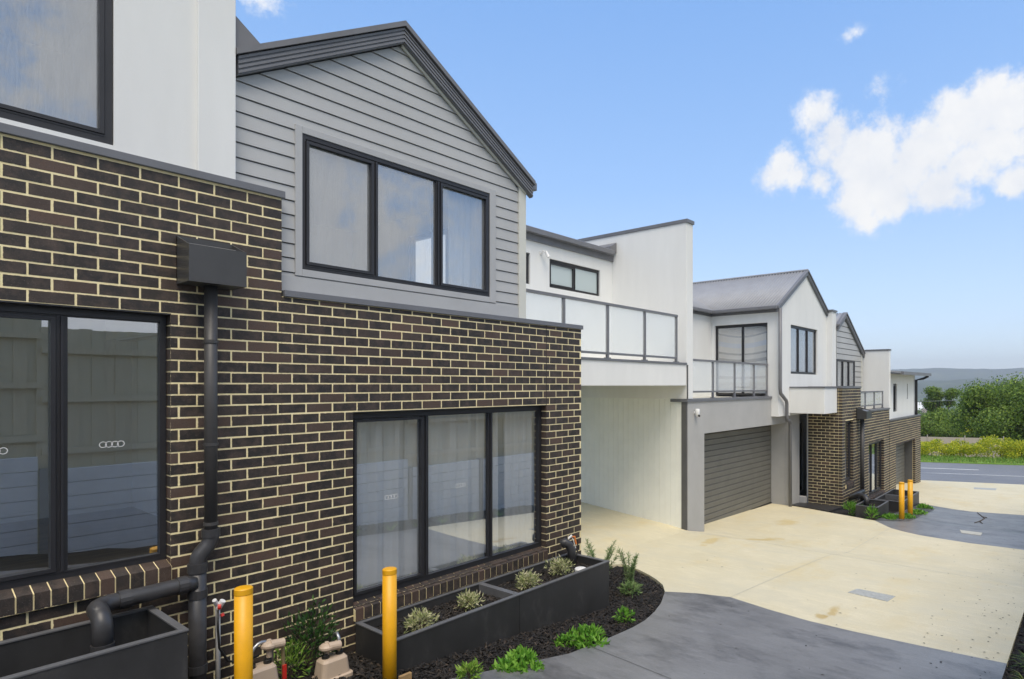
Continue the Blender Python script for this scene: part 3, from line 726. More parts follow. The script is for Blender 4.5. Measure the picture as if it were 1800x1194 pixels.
D = 5.304
VREF = -.245
# ================================================================== house at the left edge: white upper storey on tall dark brick
T0 = thing('townhouse', 'white rendered townhouse over tall dark brick wall at the left edge', 'house', (0.6, D, -2.3), 'row of attached townhouses')
h1 = (.28, 1.636, -1.33, .528)
bw0 = brick_wall(T0, FRONT(D), -2.4, 2.442, -2.75, 1.573, [h1], VREF, .009, 300, tooth='end')
sill(bw0, D, h1[0], h1[1], -1.338)
win1 = window(T0, FRONT(D), .285, 1.633, -1.302, .524, d=.085, mull=(1.035,), sash=(0,), fr=.04, mw=.06)
rings(win1.children[-1], FRONT(D), 1.312, -.42, .108); rings(win1.children[-1], FRONT(D), .70, -.42, .108)
MB().box(.27, 1.646, D+.004, D+.11, .520, .530).build('lintel_bar', 'frame', T0)
room(T0, .0, 2.35, D+.115, 8.9, -1.45, 1.2, holes_left=[(5.9, 8.4, -1.35, .9)])  # left wall opening, out of view, added to let daylight into the room
MB().box(1.62, 1.74, 8.86, 8.885, -1.08, -1.0).build('power_outlet', 'white_plastic', T0)
MB().box(-2.4, 2.462, D-.025, D+.16, 1.573, 1.632).build('parapet_flashing', 'flashing', T0, bevel=.004)
hU = (-1.0, 1.308, 1.684, 3.35)
MB().panel(FRONT(D+.05), -2.4, 1.822, 1.60, 3.85, [hU], 0, .2).build('rendered_wall', 'white_render', T0, fix=True)
MB().prism([(-2.4, 3.85), (1.822, 3.85), (-.1, 4.95)], D+.05, D+.25).build('gable_wall', 'white_render', T0, fix=True)
window(T0, FRONT(D+.05), hU[0]+.004, hU[1]-.004, hU[2]+.004, hU[3]-.004, d=.012, mull=(.15,), sash=(1,), fr=.045, gl='glass_wet')
room(T0, -2.3, 1.78, D+.26, 9.2, 1.2, 3.8)
MB().box(1.822, 2.092, D+.02, 9.6, 1.60, 3.98).build('party_wall', 'white_render', T0, bevel=.006)
MB().box(1.80, 2.112, D, 9.62, 3.98, 4.04).build('party_wall_cap', 'flashing', T0)
rake(T0, -.1, 5.12, 1.86, 4.0, .16, D-.02, D+.06); rake(T0, -.1, 5.12, -2.6, 3.68, .16, D-.02, D+.06)
corrugated(T0, 1.82, 3.98, -.1, 5.06, D, 12); corrugated(T0, -2.6, 3.62, -.1, 5.06, D, 12)
rain_head(T0, 1.672, 2.062, D, .752, 1.02)
downpipe_run(T0, [(1.868, D-.10, .76), (1.868, D-.10, -1.13)], .045, collars=[(1.868, D-.10, .33), (1.868, D-.10, -1.05), (1.868, D-.10, -.45)])
sw = [(1.868, D-.10, -1.10), (1.868, D-.10, -1.15), (1.862, D-.10, -1.185), (1.845, D-.10, -1.215), (1.80, D-.10, -1.265), (1.783, D-.10, -1.295), (1.778, D-.10, -1.33), (1.778, D-.10, -1.40)]
dp = downpipe_run(T0, sw, .056, 'pipe_offset', 'pvc_grey')
MB().tube([(1.778, D-.10, -1.33), (1.778, D-.10, -1.40)], .066, 16).build('collar', 'pvc_grey', dp, smooth=False)
MB().tube([(1.868, D-.10, -1.15), (1.868, D-.10, -1.09)], .062, 16).build('collar', 'pvc_grey', dp)
riser = downpipe_run(T0, [(1.778, D-.10, -1.36), (1.778, D-.10, -2.6)], .060, 'riser_pipe', 'pvc_grey')
for z in (-1.56, -2.12): MB().tube([(1.778, D-.10, z-.03), (1.778, D-.10, z+.03)], .066, 16).build('collar', 'pvc_grey', riser)
yb = D-.12
br = [(1.76, yb, -1.465), (1.70, yb, -1.467), (1.30, yb, -1.475)]+arc((1.27, yb-.12, -1.475), (0, .12, 0), (-.12, 0, 0), 6)[1:]
br += arc((1.15, yb-.14, -1.475-.10), (0, .0, .10), (0, -.10, 0), 6)[1:]+[(1.15, yb-.24, -1.60), (1.15, yb-.24, -1.72)]
bp_ = downpipe_run(T0, br, .056, 'overflow_pipe', 'pvc_grey')
for a, b in (((1.70, yb, -1.467), (1.64, yb, -1.468)), ((1.36, yb, -1.474), (1.29, yb, -1.475)), ((1.15, yb-.24, -1.66), (1.15, yb-.24, -1.735))):
    MB().tube([a, b], .064, 16).build('collar', 'pvc_grey', bp_)

# ================================================================== grey weatherboard gable house
T1 = thing('townhouse', 'townhouse with grey weatherboard gable over dark brick, balcony above its carport', 'house', (5.0, D, -2.7), 'row of attached townhouses')
h2 = (3.09, 5.708, -2.088, -.252)
bw1 = brick_wall(T1, FRONT(D), 2.442, 6.395, -3.2, .748, [h2, (5.7045, 5.7115, -.252, .75)], VREF, .009, 300, tooth='start')
MB().box(5.7045, 5.7115, D+.002, D+.02, -.252, .748).build('control_joint', 'black_rubber', T1)
MB().panel(SIDE(6.285), D+.112, 10.0, -3.3, .748, [], 0, .108).build('return_wall', 'mortar', T1, fix=True)
sill(bw1, D, h2[0]+.002, h2[1]-.002, -2.083)
win2 = window(T1, FRONT(D), 3.094, 5.704, -2.044, -.256, d=.085, mull=(3.955, 4.85), sash=(0,), fr=.045, mw=.065)
for u, k in ((3.56, 0), (4.43, 1)): rings(win2, FRONT(D), u, -1.115 if k == 0 else -1.11, .108)
MB().box(3.08, 5.72, D+.004, D+.11, -.258, -.248).build('lintel_bar', 'frame', T1)
room(T1, 2.6, 6.2, D+.12, 9, -2.6, .0, holes_back=[(3.0, 5.8, -2.5, -.2)])  # rear wall opening added so daylight brightens the sheer curtain
MB().box(2.455, 6.412, D-.025, D+.30, .748, .803).build('parapet_flashing', 'flashing', T1, bevel=.004)
WC = 5.404
SA, ZA, SLP = 3.66, 3.645, .603
def roof1(z): k = (ZA-.225-z)/SLP; return (SA-k, SA+k)
hc = (2.598, 4.936, .958, 2.28)
boards(T1, WC, 2.05, 5.312, .806, 3.42, .1248, 2.473-14*.1248, roof1, hc)
mb = MB(); tw = .062
mb.box(hc[0], hc[0]+tw, WC-.014, WC+.09, hc[2], hc[3]); mb.box(hc[1]-tw-.03, hc[1], WC-.014, WC+.09, hc[2], hc[3])
mb.box(hc[0]+tw, hc[1]-tw-.03, WC-.014, WC+.09, hc[3]-tw, hc[3]); mb.box(hc[0]+tw, hc[1]-tw-.03, WC-.014, WC+.09, hc[2], hc[2]+tw)
mb.build('window_surround', 'trim_grey', T1, bevel=.003)
MB().box(2.10, 5.312, WC-.010, WC+.017, .810, .948).build('base_board', 'trim_grey', T1)
window(T1, FRONT(WC), 2.661, 4.843, 1.021, 2.217, d=-.004, mull=(3.383, 4.118), sash=(0, 2), fr=.030, mw=.048, gl='glass_wet', dep=.085)
MB().prism([(5.312, .806), (5.43, .806), (5.43, 2.42), (5.312, 2.42)], WC-.016, WC+.2).build('corner_trim', 'trim_cream', T1, fix=True)
MB().panel(SIDE(5.36), WC+.2, 9.5, .806, 2.40, [(6.0, 7.7, .9, 2.15)], 0, .07).build('side_wall', 'white_render', T1, fix=True)
room(T1, 2.2, 5.35, WC+.12, 9.2, .52, 2.45, holes_right=[(6.0, 7.7, .9, 2.15)])
mb = MB(); wf = MB()
for a, b, c, d_ in ((6.0, 7.7, .9, .96), (6.0, 7.7, 2.09, 2.15), (6.0, 6.06, .96, 2.09), (7.64, 7.7, .96, 2.09), (6.82, 6.88, .96, 2.09)): wf.box(5.37, 5.43, a, b, c, d_)
wf.build('side_window_frame', 'frame', T1)
rake(T1, SA, ZA, 5.50, 2.535, .155, 5.345, 5.40); rake(T1, SA, ZA, 2.115, ZA-SLP*(SA-2.115), .155, 5.345, 5.40)
MB().prism([(SA, ZA-.216), (5.42, ZA-.216-SLP*(5.42-SA)), (5.42, ZA-.243-SLP*(5.42-SA)), (SA, ZA-.243)], 5.375, 5.398).build('rake_bead', 'trim_cream', T1, fix=True)
MB().prism([(SA, ZA-.01), (5.56, ZA-.01-SLP*(5.56-SA)), (5.56, ZA-.05-SLP*(5.56-SA)), (SA, ZA-.05), (2.1, ZA-.05-SLP*(SA-2.1)), (2.1, ZA-.01-SLP*(SA-2.1))], 5.43, 11.5).build('roof', 'roof_dark', T1, fix=True)
MB().prism([(2.094, 2.985), (2.31, 2.822), (2.31, 2.72), (2.094, 2.70)], 5.362, 5.44).build('valley_flashing', 'roof_dark', T1, fix=True)
MB().box(5.50, 5.60, 5.36, 11.5, 2.43, 2.53).build('gutter', 'fascia', T1, bevel=.01)
# carport, balcony and the recessed upper wall
WB = 6.6
MB().box(6.397, 11.455, WB, WB+.22, -.012, .432).build('balcony_beam', 'white_render', T1, bevel=.006)
MB().box(6.397, 11.452, WB-.02, WB+.24, .432, .472).build('beam_cap', 'flashing', T1)
MB().box(6.397, 11.455, WB+.221, 8.58, .03, .36).build('balcony_slab', 'white_render', T1)
MB().box(6.397, 11.455, 8.581, 10.0, .03, .36).build('carport_ceiling', 'white_render', T1)
balustrade(T1, FRONT(WB+.07), [6.40, 7.585, 8.775, 9.965, 11.15], .515, 1.468, .472)
hr = [(9.328, 11.018, 2.007, 2.60), (7.5, 8.764, 1.993, 2.612)]
MB().panel(FRONT(8.581), 5.36, 11.468, .36, 2.905, hr, 0, .2).build('recess_wall', 'white_render', T1, fix=True)
window(T1, FRONT(8.581), 9.332, 11.014, 2.011, 2.596, d=.04, mull=(10.17,), sash=(0,), fr=.04, gl='glass_frost'); window(T1, FRONT(8.581), 7.504, 8.76, 1.997, 2.608, d=.04, mull=(8.1,), fr=.05)
room(T1, 7.0, 11.4, 8.79, 11, .4, 2.85)
MB().box(5.5, 11.466, 8.54, 8.58, 2.86, 2.99).build('eave_board', 'fascia', T1)
MB().prism([(0, 0), (.115, 0), (.115, .09), (.10, .105), (.02, .105), (0, .09)], 5.5, 11.36).xf(lambda x, y, z: (y, 8.425+x, 2.992+z)).build('gutter', 'fascia', T1, fix=True)
MB().prism([(8.45, 3.06), (12.0, 3.40), (12.0, 3.44), (8.45, 3.10)], 5.5, 11.3).xf(lambda x, y, z: (y, x, z)).build('skillion_roof', 'roof_metal', T1, fix=True)
MB().prism([(0, 0), (.22, 0), (.22, .24), (0, .12)], 8.45, 9.6).xf(lambda x, y, z: (11.24+x, y, 3.05+z)).build('roof_flashing', 'roof_dark', T1, fix=True)
sl_ = MB().box(9.03, 9.09, 8.555, 8.58, 2.63, 2.70).tube([(9.06, 8.56, 2.665), (9.06, 8.50, 2.69), (9.06, 8.45, 2.67)], .018, 8).build('wall_light', 'white_plastic', T1)
MB().tube([(9.12, 8.49, 2.69), (9.14, 8.43, 2.57)], [.03, .036], 12).build('lamp_head', 'white_plastic', sl_)
MB().box(11.47, 11.74, 6.6, 9.9, -.30, 3.462).build('party_wall', 'white_render', T1, bevel=.008)
MB().box(11.45, 11.76, 6.575, 9.92, 3.462, 3.535).build('party_wall_cap', 'flashing', T1)
pw = MB().box(11.505, 11.62, 6.74, 10.4, -3.6, -.02).build('lining_wall', 'lining', T1)
y = 6.735; k = 0
while y < 10.3:
    MB().box(11.487, 11.503, y+.0015, min(y+.1385, 10.4), hg(11.4, y)+.005-.02, -.016).build('board', 'lining', pw, bevel=.002); y += .14
MB().box(11.47, 11.50, 6.58, 6.60, -.30, .43).build('corner_flashing', 'dark_strip', T1)

# ================================================================== white gable house with grey garage
T2 = thing('townhouse', 'white gabled townhouse with grey garage, corrugated roof and glass balcony', 'house', (15, 6.6, -3.4), 'row of attached townhouses')
hgd = (12.247, 17.003, -4, -1.08)
MB().panel(FRONT(6.6), 11.515, 17.10, -3.75, -.365, [hgd], 0, .395).build('garage_wall', 'grey_render', T2, fix=True)
MB().box(11.475, 11.513, 6.61, 6.733, -3.3, -.365).build('corner_strip', 'dark_strip', T2)
MB().box(11.46, 16.03, 6.575, 7.0, -.365, -.305).build('parapet_cap', 'flashing', T2)
gd = MB().box(12.2, 17.05, 7.03, 7.08, -3.6, -1.0).build('garage_door', 'dark_strip', T2)
z = -3.36
while z < -1.1:
    MB().prism([(0, 0), (.026, .008), (.026, .118), (.012, .132), (0, .132)], 12.25, 17.0).xf(lambda x, y, q: (y, 7.03-x, z+q)).build('door_slat', 'garage_door', gd, fix=True); z += .1375
MB().box(12.24, 17.01, 6.99, 7.03, -3.40, -3.362).build('bottom_seal', 'black_rubber', gd)
sc_ = MB().tube([(11.81, 6.6, -.60), (11.81, 6.545, -.60)], .03, 12).build('security_camera', 'white_plastic', T2)
MB().lathe([(.0, -.085), (.03, -.08), (.045, -.05), (.05, 0), (.05, .07), (.035, .085), (0, .087)], (11.81, 6.53, -.60), 16).build('camera_body', 'white_plastic', sc_, smooth=True)
MB().tube([(11.80, 6.49, -.655), (11.79, 6.47, -.672)], .022, 12).build('camera_lens', 'black_rubber', sc_)
MB().box(11.76, 16.02, 7.0, 8.41, -.50, -.33).build('balcony_slab', 'pit_lid', T2)
us2 = []
def on_w(x, w): r = px_dir(x, YH); return r.x*w/r.y
us2 = [11.76]+[on_w(x, 6.72) for x in (1253, 1291, 1325, 1355)]
us2[-1] = min(us2[-1], 15.99)
balustrade(T2, FRONT(6.72), us2, -.20, .575, -.305)
S2, WG = 16.02, 6.406
MB().panel(FRONT(8.41), 11.74, S2+.1, -.33, 2.13, [], 0, .2).build('back_wall', 'white_render', T2, fix=True)
hs = (6.71, 8.30, -.33, 1.705)
MB().panel(SIDE(S2), WG+.2, 8.409, -.85, 2.13, [hs], 0, .16).build('side_wall', 'white_render', T2, fix=True)
window(T2, SIDE(S2), 6.714, 8.296, -.29, 1.70, d=.07, mull=(7.47,), fr=.05, mw=.06)
hw = (16.925, 19.153, .317, 1.70)
MB().panel(FRONT(WG), S2, 20.29, -.85, 2.10, [hw], 0, .2).build('gable_wall', 'white_render', T2, fix=True)
MB().prism([(S2, 2.1), (20.29, 2.1), (20.29, 2.13), (18.15, 3.26), (S2, 2.13)], WG, WG+.2).build('gable_top', 'white_render', T2, fix=True)
window(T2, FRONT(WG), hw[0]+.003, hw[1]-.003, hw[2]+.003, hw[3]-.003, d=.05, mull=(17.66, 18.40), fr=.05, mw=.09, gl='glass_wet')
room(T2, S2+.225, 20.2, WG+.21, 10.5, -.4, 2.1, holes_left=[(6.71, 8.30, -.33, 1.705)])
rake(T2, 18.155, 3.40, 20.36, 2.16, .11, WG-.05, WG-.002, 1); rake(T2, 18.155, 3.40, 15.87, 2.11, .11, WG-.05, WG-.002, 1, cap=.05)
corrugated(T2, 15.86, 2.10, 18.155, 3.385, WG-.06, 11.2); corrugated(T2, 20.4, 2.12, 18.155, 3.385, WG-.06, 11.2)
MB().tube([(18.155, WG-.06, 3.40), (18.155, 11.2, 3.40)], .035, 8).build('ridge_cap', 'roof_metal', T2)
MB().box(15.80, 15.905, WG-.05, 8.36, 2.035, 2.125).build('gutter', 'fascia', T2, bevel=.012); MB().box(15.985, 16.018, WG+.01, 8.40, 1.97, 2.10).build('eave_board', 'fascia', T2)
MB().box(11.76, 15.80, 8.245, 8.35, 2.035, 2.125).build('gutter', 'fascia', T2, bevel=.012); MB().box(11.76, 15.984, 8.375, 8.405, 1.97, 2.10).build('eave_board', 'fascia', T2)
corrugated(T2, 8.28, 2.115, 10.9, 3.37, 11.76, 17.4, along='s')
MB().box(20.0, 20.40, 6.22, 9.5, -.2, 2.34).build('party_wall', 'white_render', T2, bevel=.008); MB().box(19.97, 20.43, 6.19, 9.5, 2.34, 2.40).build('party_wall_cap', 'flashing', T2)
MB().box(16.84, 17.932, 5.445, WG-.001, -.785, -.085).build('porch_canopy', 'white_render', T2, bevel=.008)
MB().box(16.82, 17.932, 5.425, WG-.001, -.085, -.045).build('canopy_cap', 'flashing', T2)
downpipe_run(T2, [(15.93, WG-.09, 2.05), (15.93, WG-.09, -.10), (15.95, WG-.09, -.22), (16.35, WG-.09, -.42), (16.40, WG-.09, -.5), (16.40, WG-.09, -.88), (16.44, WG-.09, -.96), (16.80, WG-.02, -1.02), (16.86, WG-.01, -1.1), (16.86, WG-.01, -3.42)], .048, mat='fascia')
MB().box(17.02, 17.72, WG+.04, WG+.5, -3.6, -.72).build('porch_pier', 'grey_render', T2, bevel=.006); MB().box(17.0, 17.74, WG+.02, WG+.5, -.72, -.62).build('pier_cap', 'flashing', T2)
MB().panel(FRONT(6.95), 17.0, 20.2, -3.7, -.6, [(18.55, 19.42, -3.32, -1.2)], 0, .15).build('porch_wall', 'grey_render', T2, fix=True)
dr = MB().box(18.55, 19.42, 7.0, 7.05, -3.32, -1.2).build('front_door', 'frame', T2); MB().box(18.62, 18.66, 6.95, 7.0, -2.4, -2.2).build('handle', 'galv', dr)
MB().box(17.73, 17.935, 6.30, 6.94, -3.6, -3.25).build('porch_step', 'grey_render', T2)
MB().box(17.0, 20.2, 6.42, 6.95, -.80, -.62).build('porch_soffit', 'white_render', T2)

# ================================================================== far grey gable house on dark brick
T3 = thing('townhouse', 'far townhouse with small grey weatherboard gable and brick corner behind porch', 'house', (20, D, -3.6), 'row of attached townhouses')
S3 = 17.934
n1, n2 = (18.235, 19.01, -2.84, -1.03), (20.72, 22.62, -3.60, -1.86)
VR3 = -1.86
brick_wall(T3, FRONT(D), S3, 19.79, -4.0, -.09, [n1], VR3, 19.79, 0)
brick_wall(T3, FRONT(D), 19.79, 23.38, -4.2, -.85, [n2], VR3, 19.79, 0)
brick_wall(T3, SIDE(S3), D+.1035, 6.27, -3.9, -.09, [], VR3, D-.0165, 0, name='brick_side_wall')
for n_, f_ in ((n1, -2.86), (n2, -3.62)): sill(T3, D, n_[0], n_[1], f_, False)
window(T3, FRONT(D), n1[0], n1[1], n1[2]+.04, n1[3], d=.085, mull=(18.47,), fr=.06); window(T3, FRONT(D), n2[0], n2[1], n2[2]+.04, n2[3], d=.085, mull=(21.35, 21.99), fr=.06, mw=.09)
room(T3, 18.05, 19.75, D+.12, 6.25, -3.4, -.3); room(T3, 20.2, 23.3, D+.12, 9, -3.9, -1)
MB().box(S3-.015, 19.81, D-.02, 6.27, -.09, -.04).build('parapet_flashing', 'flashing', T3); MB().box(19.81, 23.40, D-.02, D+.3, -.85, -.80).build('parapet_flashing', 'flashing', T3)
rain_head(T3, 19.30, 19.86, D, -1.02, -.78, .3); downpipe_run(T3, [(19.58, D-.1, -1.0), (19.58, D-.1, -3.55)], .06)
ov = [(19.5, D-.13, -3.42), (18.9, D-.14, -3.42), (18.6, D-.2, -3.42), (18.45, D-.4, -3.46), (18.43, D-.5, -3.62)]
downpipe_run(T3, [(19.55, D-.13, -3.20), (18.4, D-.13, -3.20), (18.0, D-.2, -3.19), (17.6, D-.55, -3.0), (17.45, D-.72, -2.99), (17.36, D-.80, -3.04), (17.34, D-.82, -3.22)], .065, 'overflow_pipe', 'pvc_grey')
WC3, SA3, ZA3, SL3 = 6.2, 21.2, 2.42, .567
def roof3(z): k = (ZA3-.2-z)/SL3; return (SA3-k, SA3+k)
hc3 = (20.1, 22.42, -.1, .86)
boards(T3, WC3, 20.405, 23.2, -.9, 2.21, .185, -.1, roof3, hc3, gap=.02)
window(T3, FRONT(WC3), 20.42, hc3[1], hc3[2], hc3[3], d=0, mull=(21.05, 21.72), fr=.06, mw=.10, gl='glass_wet'); room(T3, 20.42, 23.1, WC3+.12, 9, -.8, 1.2)
MB().prism([(23.2, -.9), (23.3, -.9), (23.3, 1.18), (23.2, 1.18)], WC3-.015, WC3+.3).build('corner_trim', 'trim_cream', T3, fix=True)
rake(T3, SA3, ZA3, 23.42, ZA3-SL3*2.22, .13, WC3-.06, WC3-.006, 1); rake(T3, SA3, ZA3, 20.41, ZA3-SL3*.79, .13, WC3-.06, WC3-.006, 1)
corrugated(T3, 23.42, ZA3-SL3*2.22-.02, SA3, ZA3-.02, WC3-.05, 11); corrugated(T3, 20.45, ZA3-.75*SL3-.02, SA3, ZA3-.02, WC3-.05, 11, pitch=.2, amp=.02)
balustrade(T3, FRONT(5.47), [19.9, 20.9, 22.0, 23.1], -.72, -.20, -.80)
MB().box(19.8, 23.38, 5.62, 6.19, -1.2, -.95).build('balcony_slab', 'pit_lid', T3)
MB().box(23.40, 23.62, 5.32, 9.5, -1.26, 1.22).build('party_wall', 'white_render', T3, bevel=.008); MB().box(23.38, 23.64, 5.30, 9.5, 1.22, 1.27).build('party_wall_cap', 'flashing', T3)

# ================================================================== last house beside the road
T4 = thing('townhouse', 'last townhouse beside the road, white upper storey over brick garage', 'house', (26, D, -4.0), 'row of attached townhouses')
g4 = (24.36, 27.69, -4.6, -2.17)
brick_wall(T4, FRONT(D), 23.43, 28.74, -4.5, -1.27, [g4], VR3, 23.43, 0)
MB().panel(SIDE(28.63), D+.112, 11, -4.6, -1.27, [], 0, .105).build('end_wall', 'mortar', T4, fix=True)
MB().box(23.43, 28.76, D-.02, D+.25, -1.27, -1.22).build('parapet_flashing', 'flashing', T4)
gd4 = MB().box(24.3, 27.75, D+.42, D+.46, -4.6, -2.1).build('garage_door', 'dark_strip', T4)
z = -3.98
while z < -2.2: MB().box(24.37, 27.68, D+.40, D+.42, z+.01, z+.135).build('door_slat', 'garage_door', gd4); z += .14
MB().box(27.69, 27.72, D+.11, D+.42, -4.5, -2.17).build('garage_reveal', 'dark_strip', T4)
MB().panel(FRONT(D+.1), 23.64, 28.1, -1.22, .46, [(24.39, 25.0, -.99, .05), (26.64, 26.82, -.56, .05)], 0, .2).build('rendered_wall', 'white_render', T4, fix=True)
MB().box(27.9, 28.1, D+.31, 11, -1.22, .4).build('end_wall', 'white_render', T4)
window(T4, FRONT(D+.1), 24.392, 24.998, -.988, .048, d=.05, mull=(24.7,), fr=.06); window(T4, FRONT(D+.1), 26.642, 26.818, -.558, .048, d=.05, fr=.04)
room(T4, 23.7, 27.8, D+.32, 9, -1.2, .4)
MB().prism([(D-.32, .43), (11, .95), (11, 1.0), (D-.32, .48)], 23.62, 28.62).xf(lambda x, y, z: (y, x, z)).build('skillion_roof', 'roof_metal', T4, fix=True)
MB().box(23.62, 28.64, D-.42, D-.32, .37, .48).build('gutter', 'fascia', T4); MB().box(23.64, 28.5, D-.31, D+.095, .40, .425).build('eave_soffit', 'fascia', T4)
downpipe_run(T4, [(28.45, D-.35, .37), (28.42, D-.15, .26), (28.02, D+.03, .2), (28.02, D+.03, -1.22)], .05, mat='frame')

# ------------------------------------------------------------------ curtains
def curtain(label, x0, x1, y, z0, z1, folds, amp, mat='sheer', side=False, seed=0, sag=0):
    rnd = random.Random(seed); n = int(folds*10); m = 8; ph = [rnd.uniform(0, 6.28) for _ in range(4)]
    vs = []; uv = []
    for j in range(m+1):
        t = j/m
        for i in range(n+1):
            u = i/n
            d = amp*(math.sin(u*folds*6.28+ph[0]+.5*math.sin(u*9+ph[1]))+.5*math.sin(u*folds*2.7*6.28+ph[2]+t*.8))*(.6+.4*t)
            z = z0+(z1-z0)*t-(sag*math.sin(u*math.pi)*(t) if sag else 0)
            if side: vs.append((y+d, x0+(x1-x0)*u, z))
            else: vs.append((x0+(x1-x0)*u, y+d, z))
            uv.append((u, t))
    fs = [(j*(n+1)+i, j*(n+1)+i+1, (j+1)*(n+1)+i+1, (j+1)*(n+1)+i) for j in range(m) for i in range(n)]
    o = MB().add(vs, fs).build('curtain', mat, None, smooth=True)
    ul = o.data.uv_layers.new(name='UV')
    for p in o.data.polygons:
        for li in p.loop_indices: ul.data[li].uv = uv[o.data.loops[li].vertex_index]
    md = o.modifiers.new('Solid', 'SOLIDIFY'); md.thickness = .002
    return tag(o, label, 'curtain')
curtain('sheer white curtain drawn across the wide lower window of the brick wall', 3.12, 5.12, D+.22, -2.55, -.12, 9, .042, seed=1)
curtain('narrow end of sheer curtain at right side of the wide lower window', 5.20, 5.69, D+.21, -2.55, -.12, 4, .028, seed=4)
curtain('white curtain at right inside the grey gable window', 4.50, 4.80, WC+.3, .6, 2.6, 3, .03, seed=2)
curtain('pale curtain hanging by the balcony door inside the grey gable room', 5.85, 6.5, 5.22, .6, 2.5, 4, .03, side=True, seed=8)
curtain('striped cloth hung as blind behind balcony sliding door', 6.74, 8.27, S2+.185, -.1, 1.70, 3.5, .012, 'striped', True, 3, .14)
curtain('sheer curtain behind three pane window of the white gable', 16.97, 19.1, WG+.36, .1, 1.85, 9, .03, seed=5)
curtain('white slatted blind cloth behind the tall narrow far window', 18.5, 19.0, D+.26, -2.9, -1.0, 5, .01, seed=6)
curtain('white curtain at right of the far wide window', 22.05, 22.6, D+.3, -3.7, -1.7, 3, .03, seed=7)
curtain('pale curtain in small far gable window', 20.5, 22.35, WC3+.3, -.3, 1.2, 7, .03, seed=9)
tv = thing('television', 'dark flat screen standing inside the grey gable room', 'television', (3.1, 7.6, .52))
MB().box(2.75, 3.55, 7.6, 7.64, 1.25, 1.72).build('screen', 'screen_dark', tv); MB().box(2.6, 3.7, 7.5, 7.9, .52, 1.05).build('cabinet', 'room_dark', tv); MB().box(3.1, 3.2, 7.61, 7.7, 1.05, 1.25).build('stand', 'screen_dark', tv)

# ------------------------------------------------------------------ retaining wall and paling fence behind the camera (seen in the glass)
WR = -.62
rw = thing('retaining_wall', 'stepped grey concrete sleeper retaining wall along the driveway edge', 'wall', (4, WR, -2.4))
fe = thing('paling_fence', 'tall timber paling fence standing on the sleeper wall', 'fence', (4, WR-.15, -1.2))
x = -6.0
while x < 22:
    top = lerp(PZ, x+1)+1.18; top = round(top/.2)*.2
    z = top-.2; lo = lerp(PZ, x+2)-.25
    while z > lo-.2:
        MB().box(x+.06, x+2.0-.06, WR-.08, WR, z+.004, z+.196).build('sleeper', 'sleeper', rw, bevel=.006); z -= .2
    MB().box(x-.045, x+.045, WR-.12, WR+.03, lo-.2, top+.02).build('post', 'steel_post', rw)
    MB().box(x-.05, x+.05, WR-.24, WR-.14, top-1.2, top+1.95).build('post', 'paling', fe)
    for q in (.25, 1.0, 1.7): MB().box(x, x+2.0, WR-.14, WR-.10, top+q-.045, top+q+.045).build('rail', 'paling', fe)
    for i in range(14):
        a = x+i*2.0/14
        MB().box(a-.004, a+2.0/14+.008*(i % 2), WR-.17-.012*(i % 2), WR-.155-.012*(i % 2), top-.05, top+2.02+random.uniform(-.01, .01)).build('paling', 'paling', fe)
    x += 2.0

# ------------------------------------------------------------------ planters, bollards, meters
def planter(label, s0, s1, y0, y1, zr, z0, div=None, soil=None, t=.035):
    p = thing('planter_box', label, 'planter', ((s0+s1)/2, (y0+y1)/2, z0), 'dark steel planter boxes')
    mb = MB(); mb.box(s0, s1, y0, y0+t, z0, zr-.004); mb.box(s0, s1, y1-t, y1, z0, zr-.004); mb.box(s0, s0+t, y0+t, y1-t, z0, zr-.004); mb.box(s1-t, s1, y0+t, y1-t, z0, zr-.004); mb.box(s0+t, s1-t, y0+t, y1-t, z0, z0+.05)
    mb.build('shell', 'planter_steel', p, weld=False)
    mb = MB(); e = .006
    mb.box(s0-e, s1+e, y0-e, y0+t+e, zr-.004, zr+.010); mb.box(s0-e, s1+e, y1-t-e, y1+e, zr-.004, zr+.010); mb.box(s0-e, s0+t+e, y0+t+e, y1-t-e, zr-.004, zr+.010); mb.box(s1-t-e, s1+e, y0+t+e, y1-t-e, zr-.004, zr+.010)
    mb.build('rim', 'planter_rim', p, bevel=.003)
    if div:
        MB().box(div-.035, div+.035, y0+t+e, y1-t-e, zr-.20, zr+.004).build('divider', 'planter_rim', p)
        MB().box(div-.003, div+.003, y0-.0015, y0+.001, z0, zr-.006).build('seam', 'black_rubber', p)
    if soil is not None:
        mb = MB(); nx, ny = int((s1-s0)/.05), int((y1-y0)/.05)
        vs = [(s0+t+(s1-s0-2*t)*i/nx, y0+t+(y1-y0-2*t)*j/ny, soil+random.uniform(-.015, .015)+.02*math.sin(i*.31+j)) for j in range(ny+1) for i in range(nx+1)]
        mb.add(vs, [(j*(nx+1)+i, j*(nx+1)+i+1, (j+1)*(nx+1)+i+1, (j+1)*(nx+1)+i) for j in range(ny) for i in range(nx)]); mb.build('soil', 'mulch', p)
    return p
planter('empty dark steel planter under left window catching overflow pipe', -.9, 1.51, 4.585, 5.28, -1.60, -2.45)
planter('long dark planter with divider and four variegated shrubs below wide window', 3.10, 6.14, 4.64, 5.282, -2.205, -2.95, div=4.58, soil=-2.30)
planter('small far dark planter in front of brick corner, fed by overflow pipe', 16.76, 17.85, 4.07, 4.62, -3.13, -3.62, soil=-3.24)
planter('larger far dark planter behind the yellow bollards', 18.75, 20.9, 3.9, 4.65, -3.27, -3.9, div=19.8, soil=-3.42)
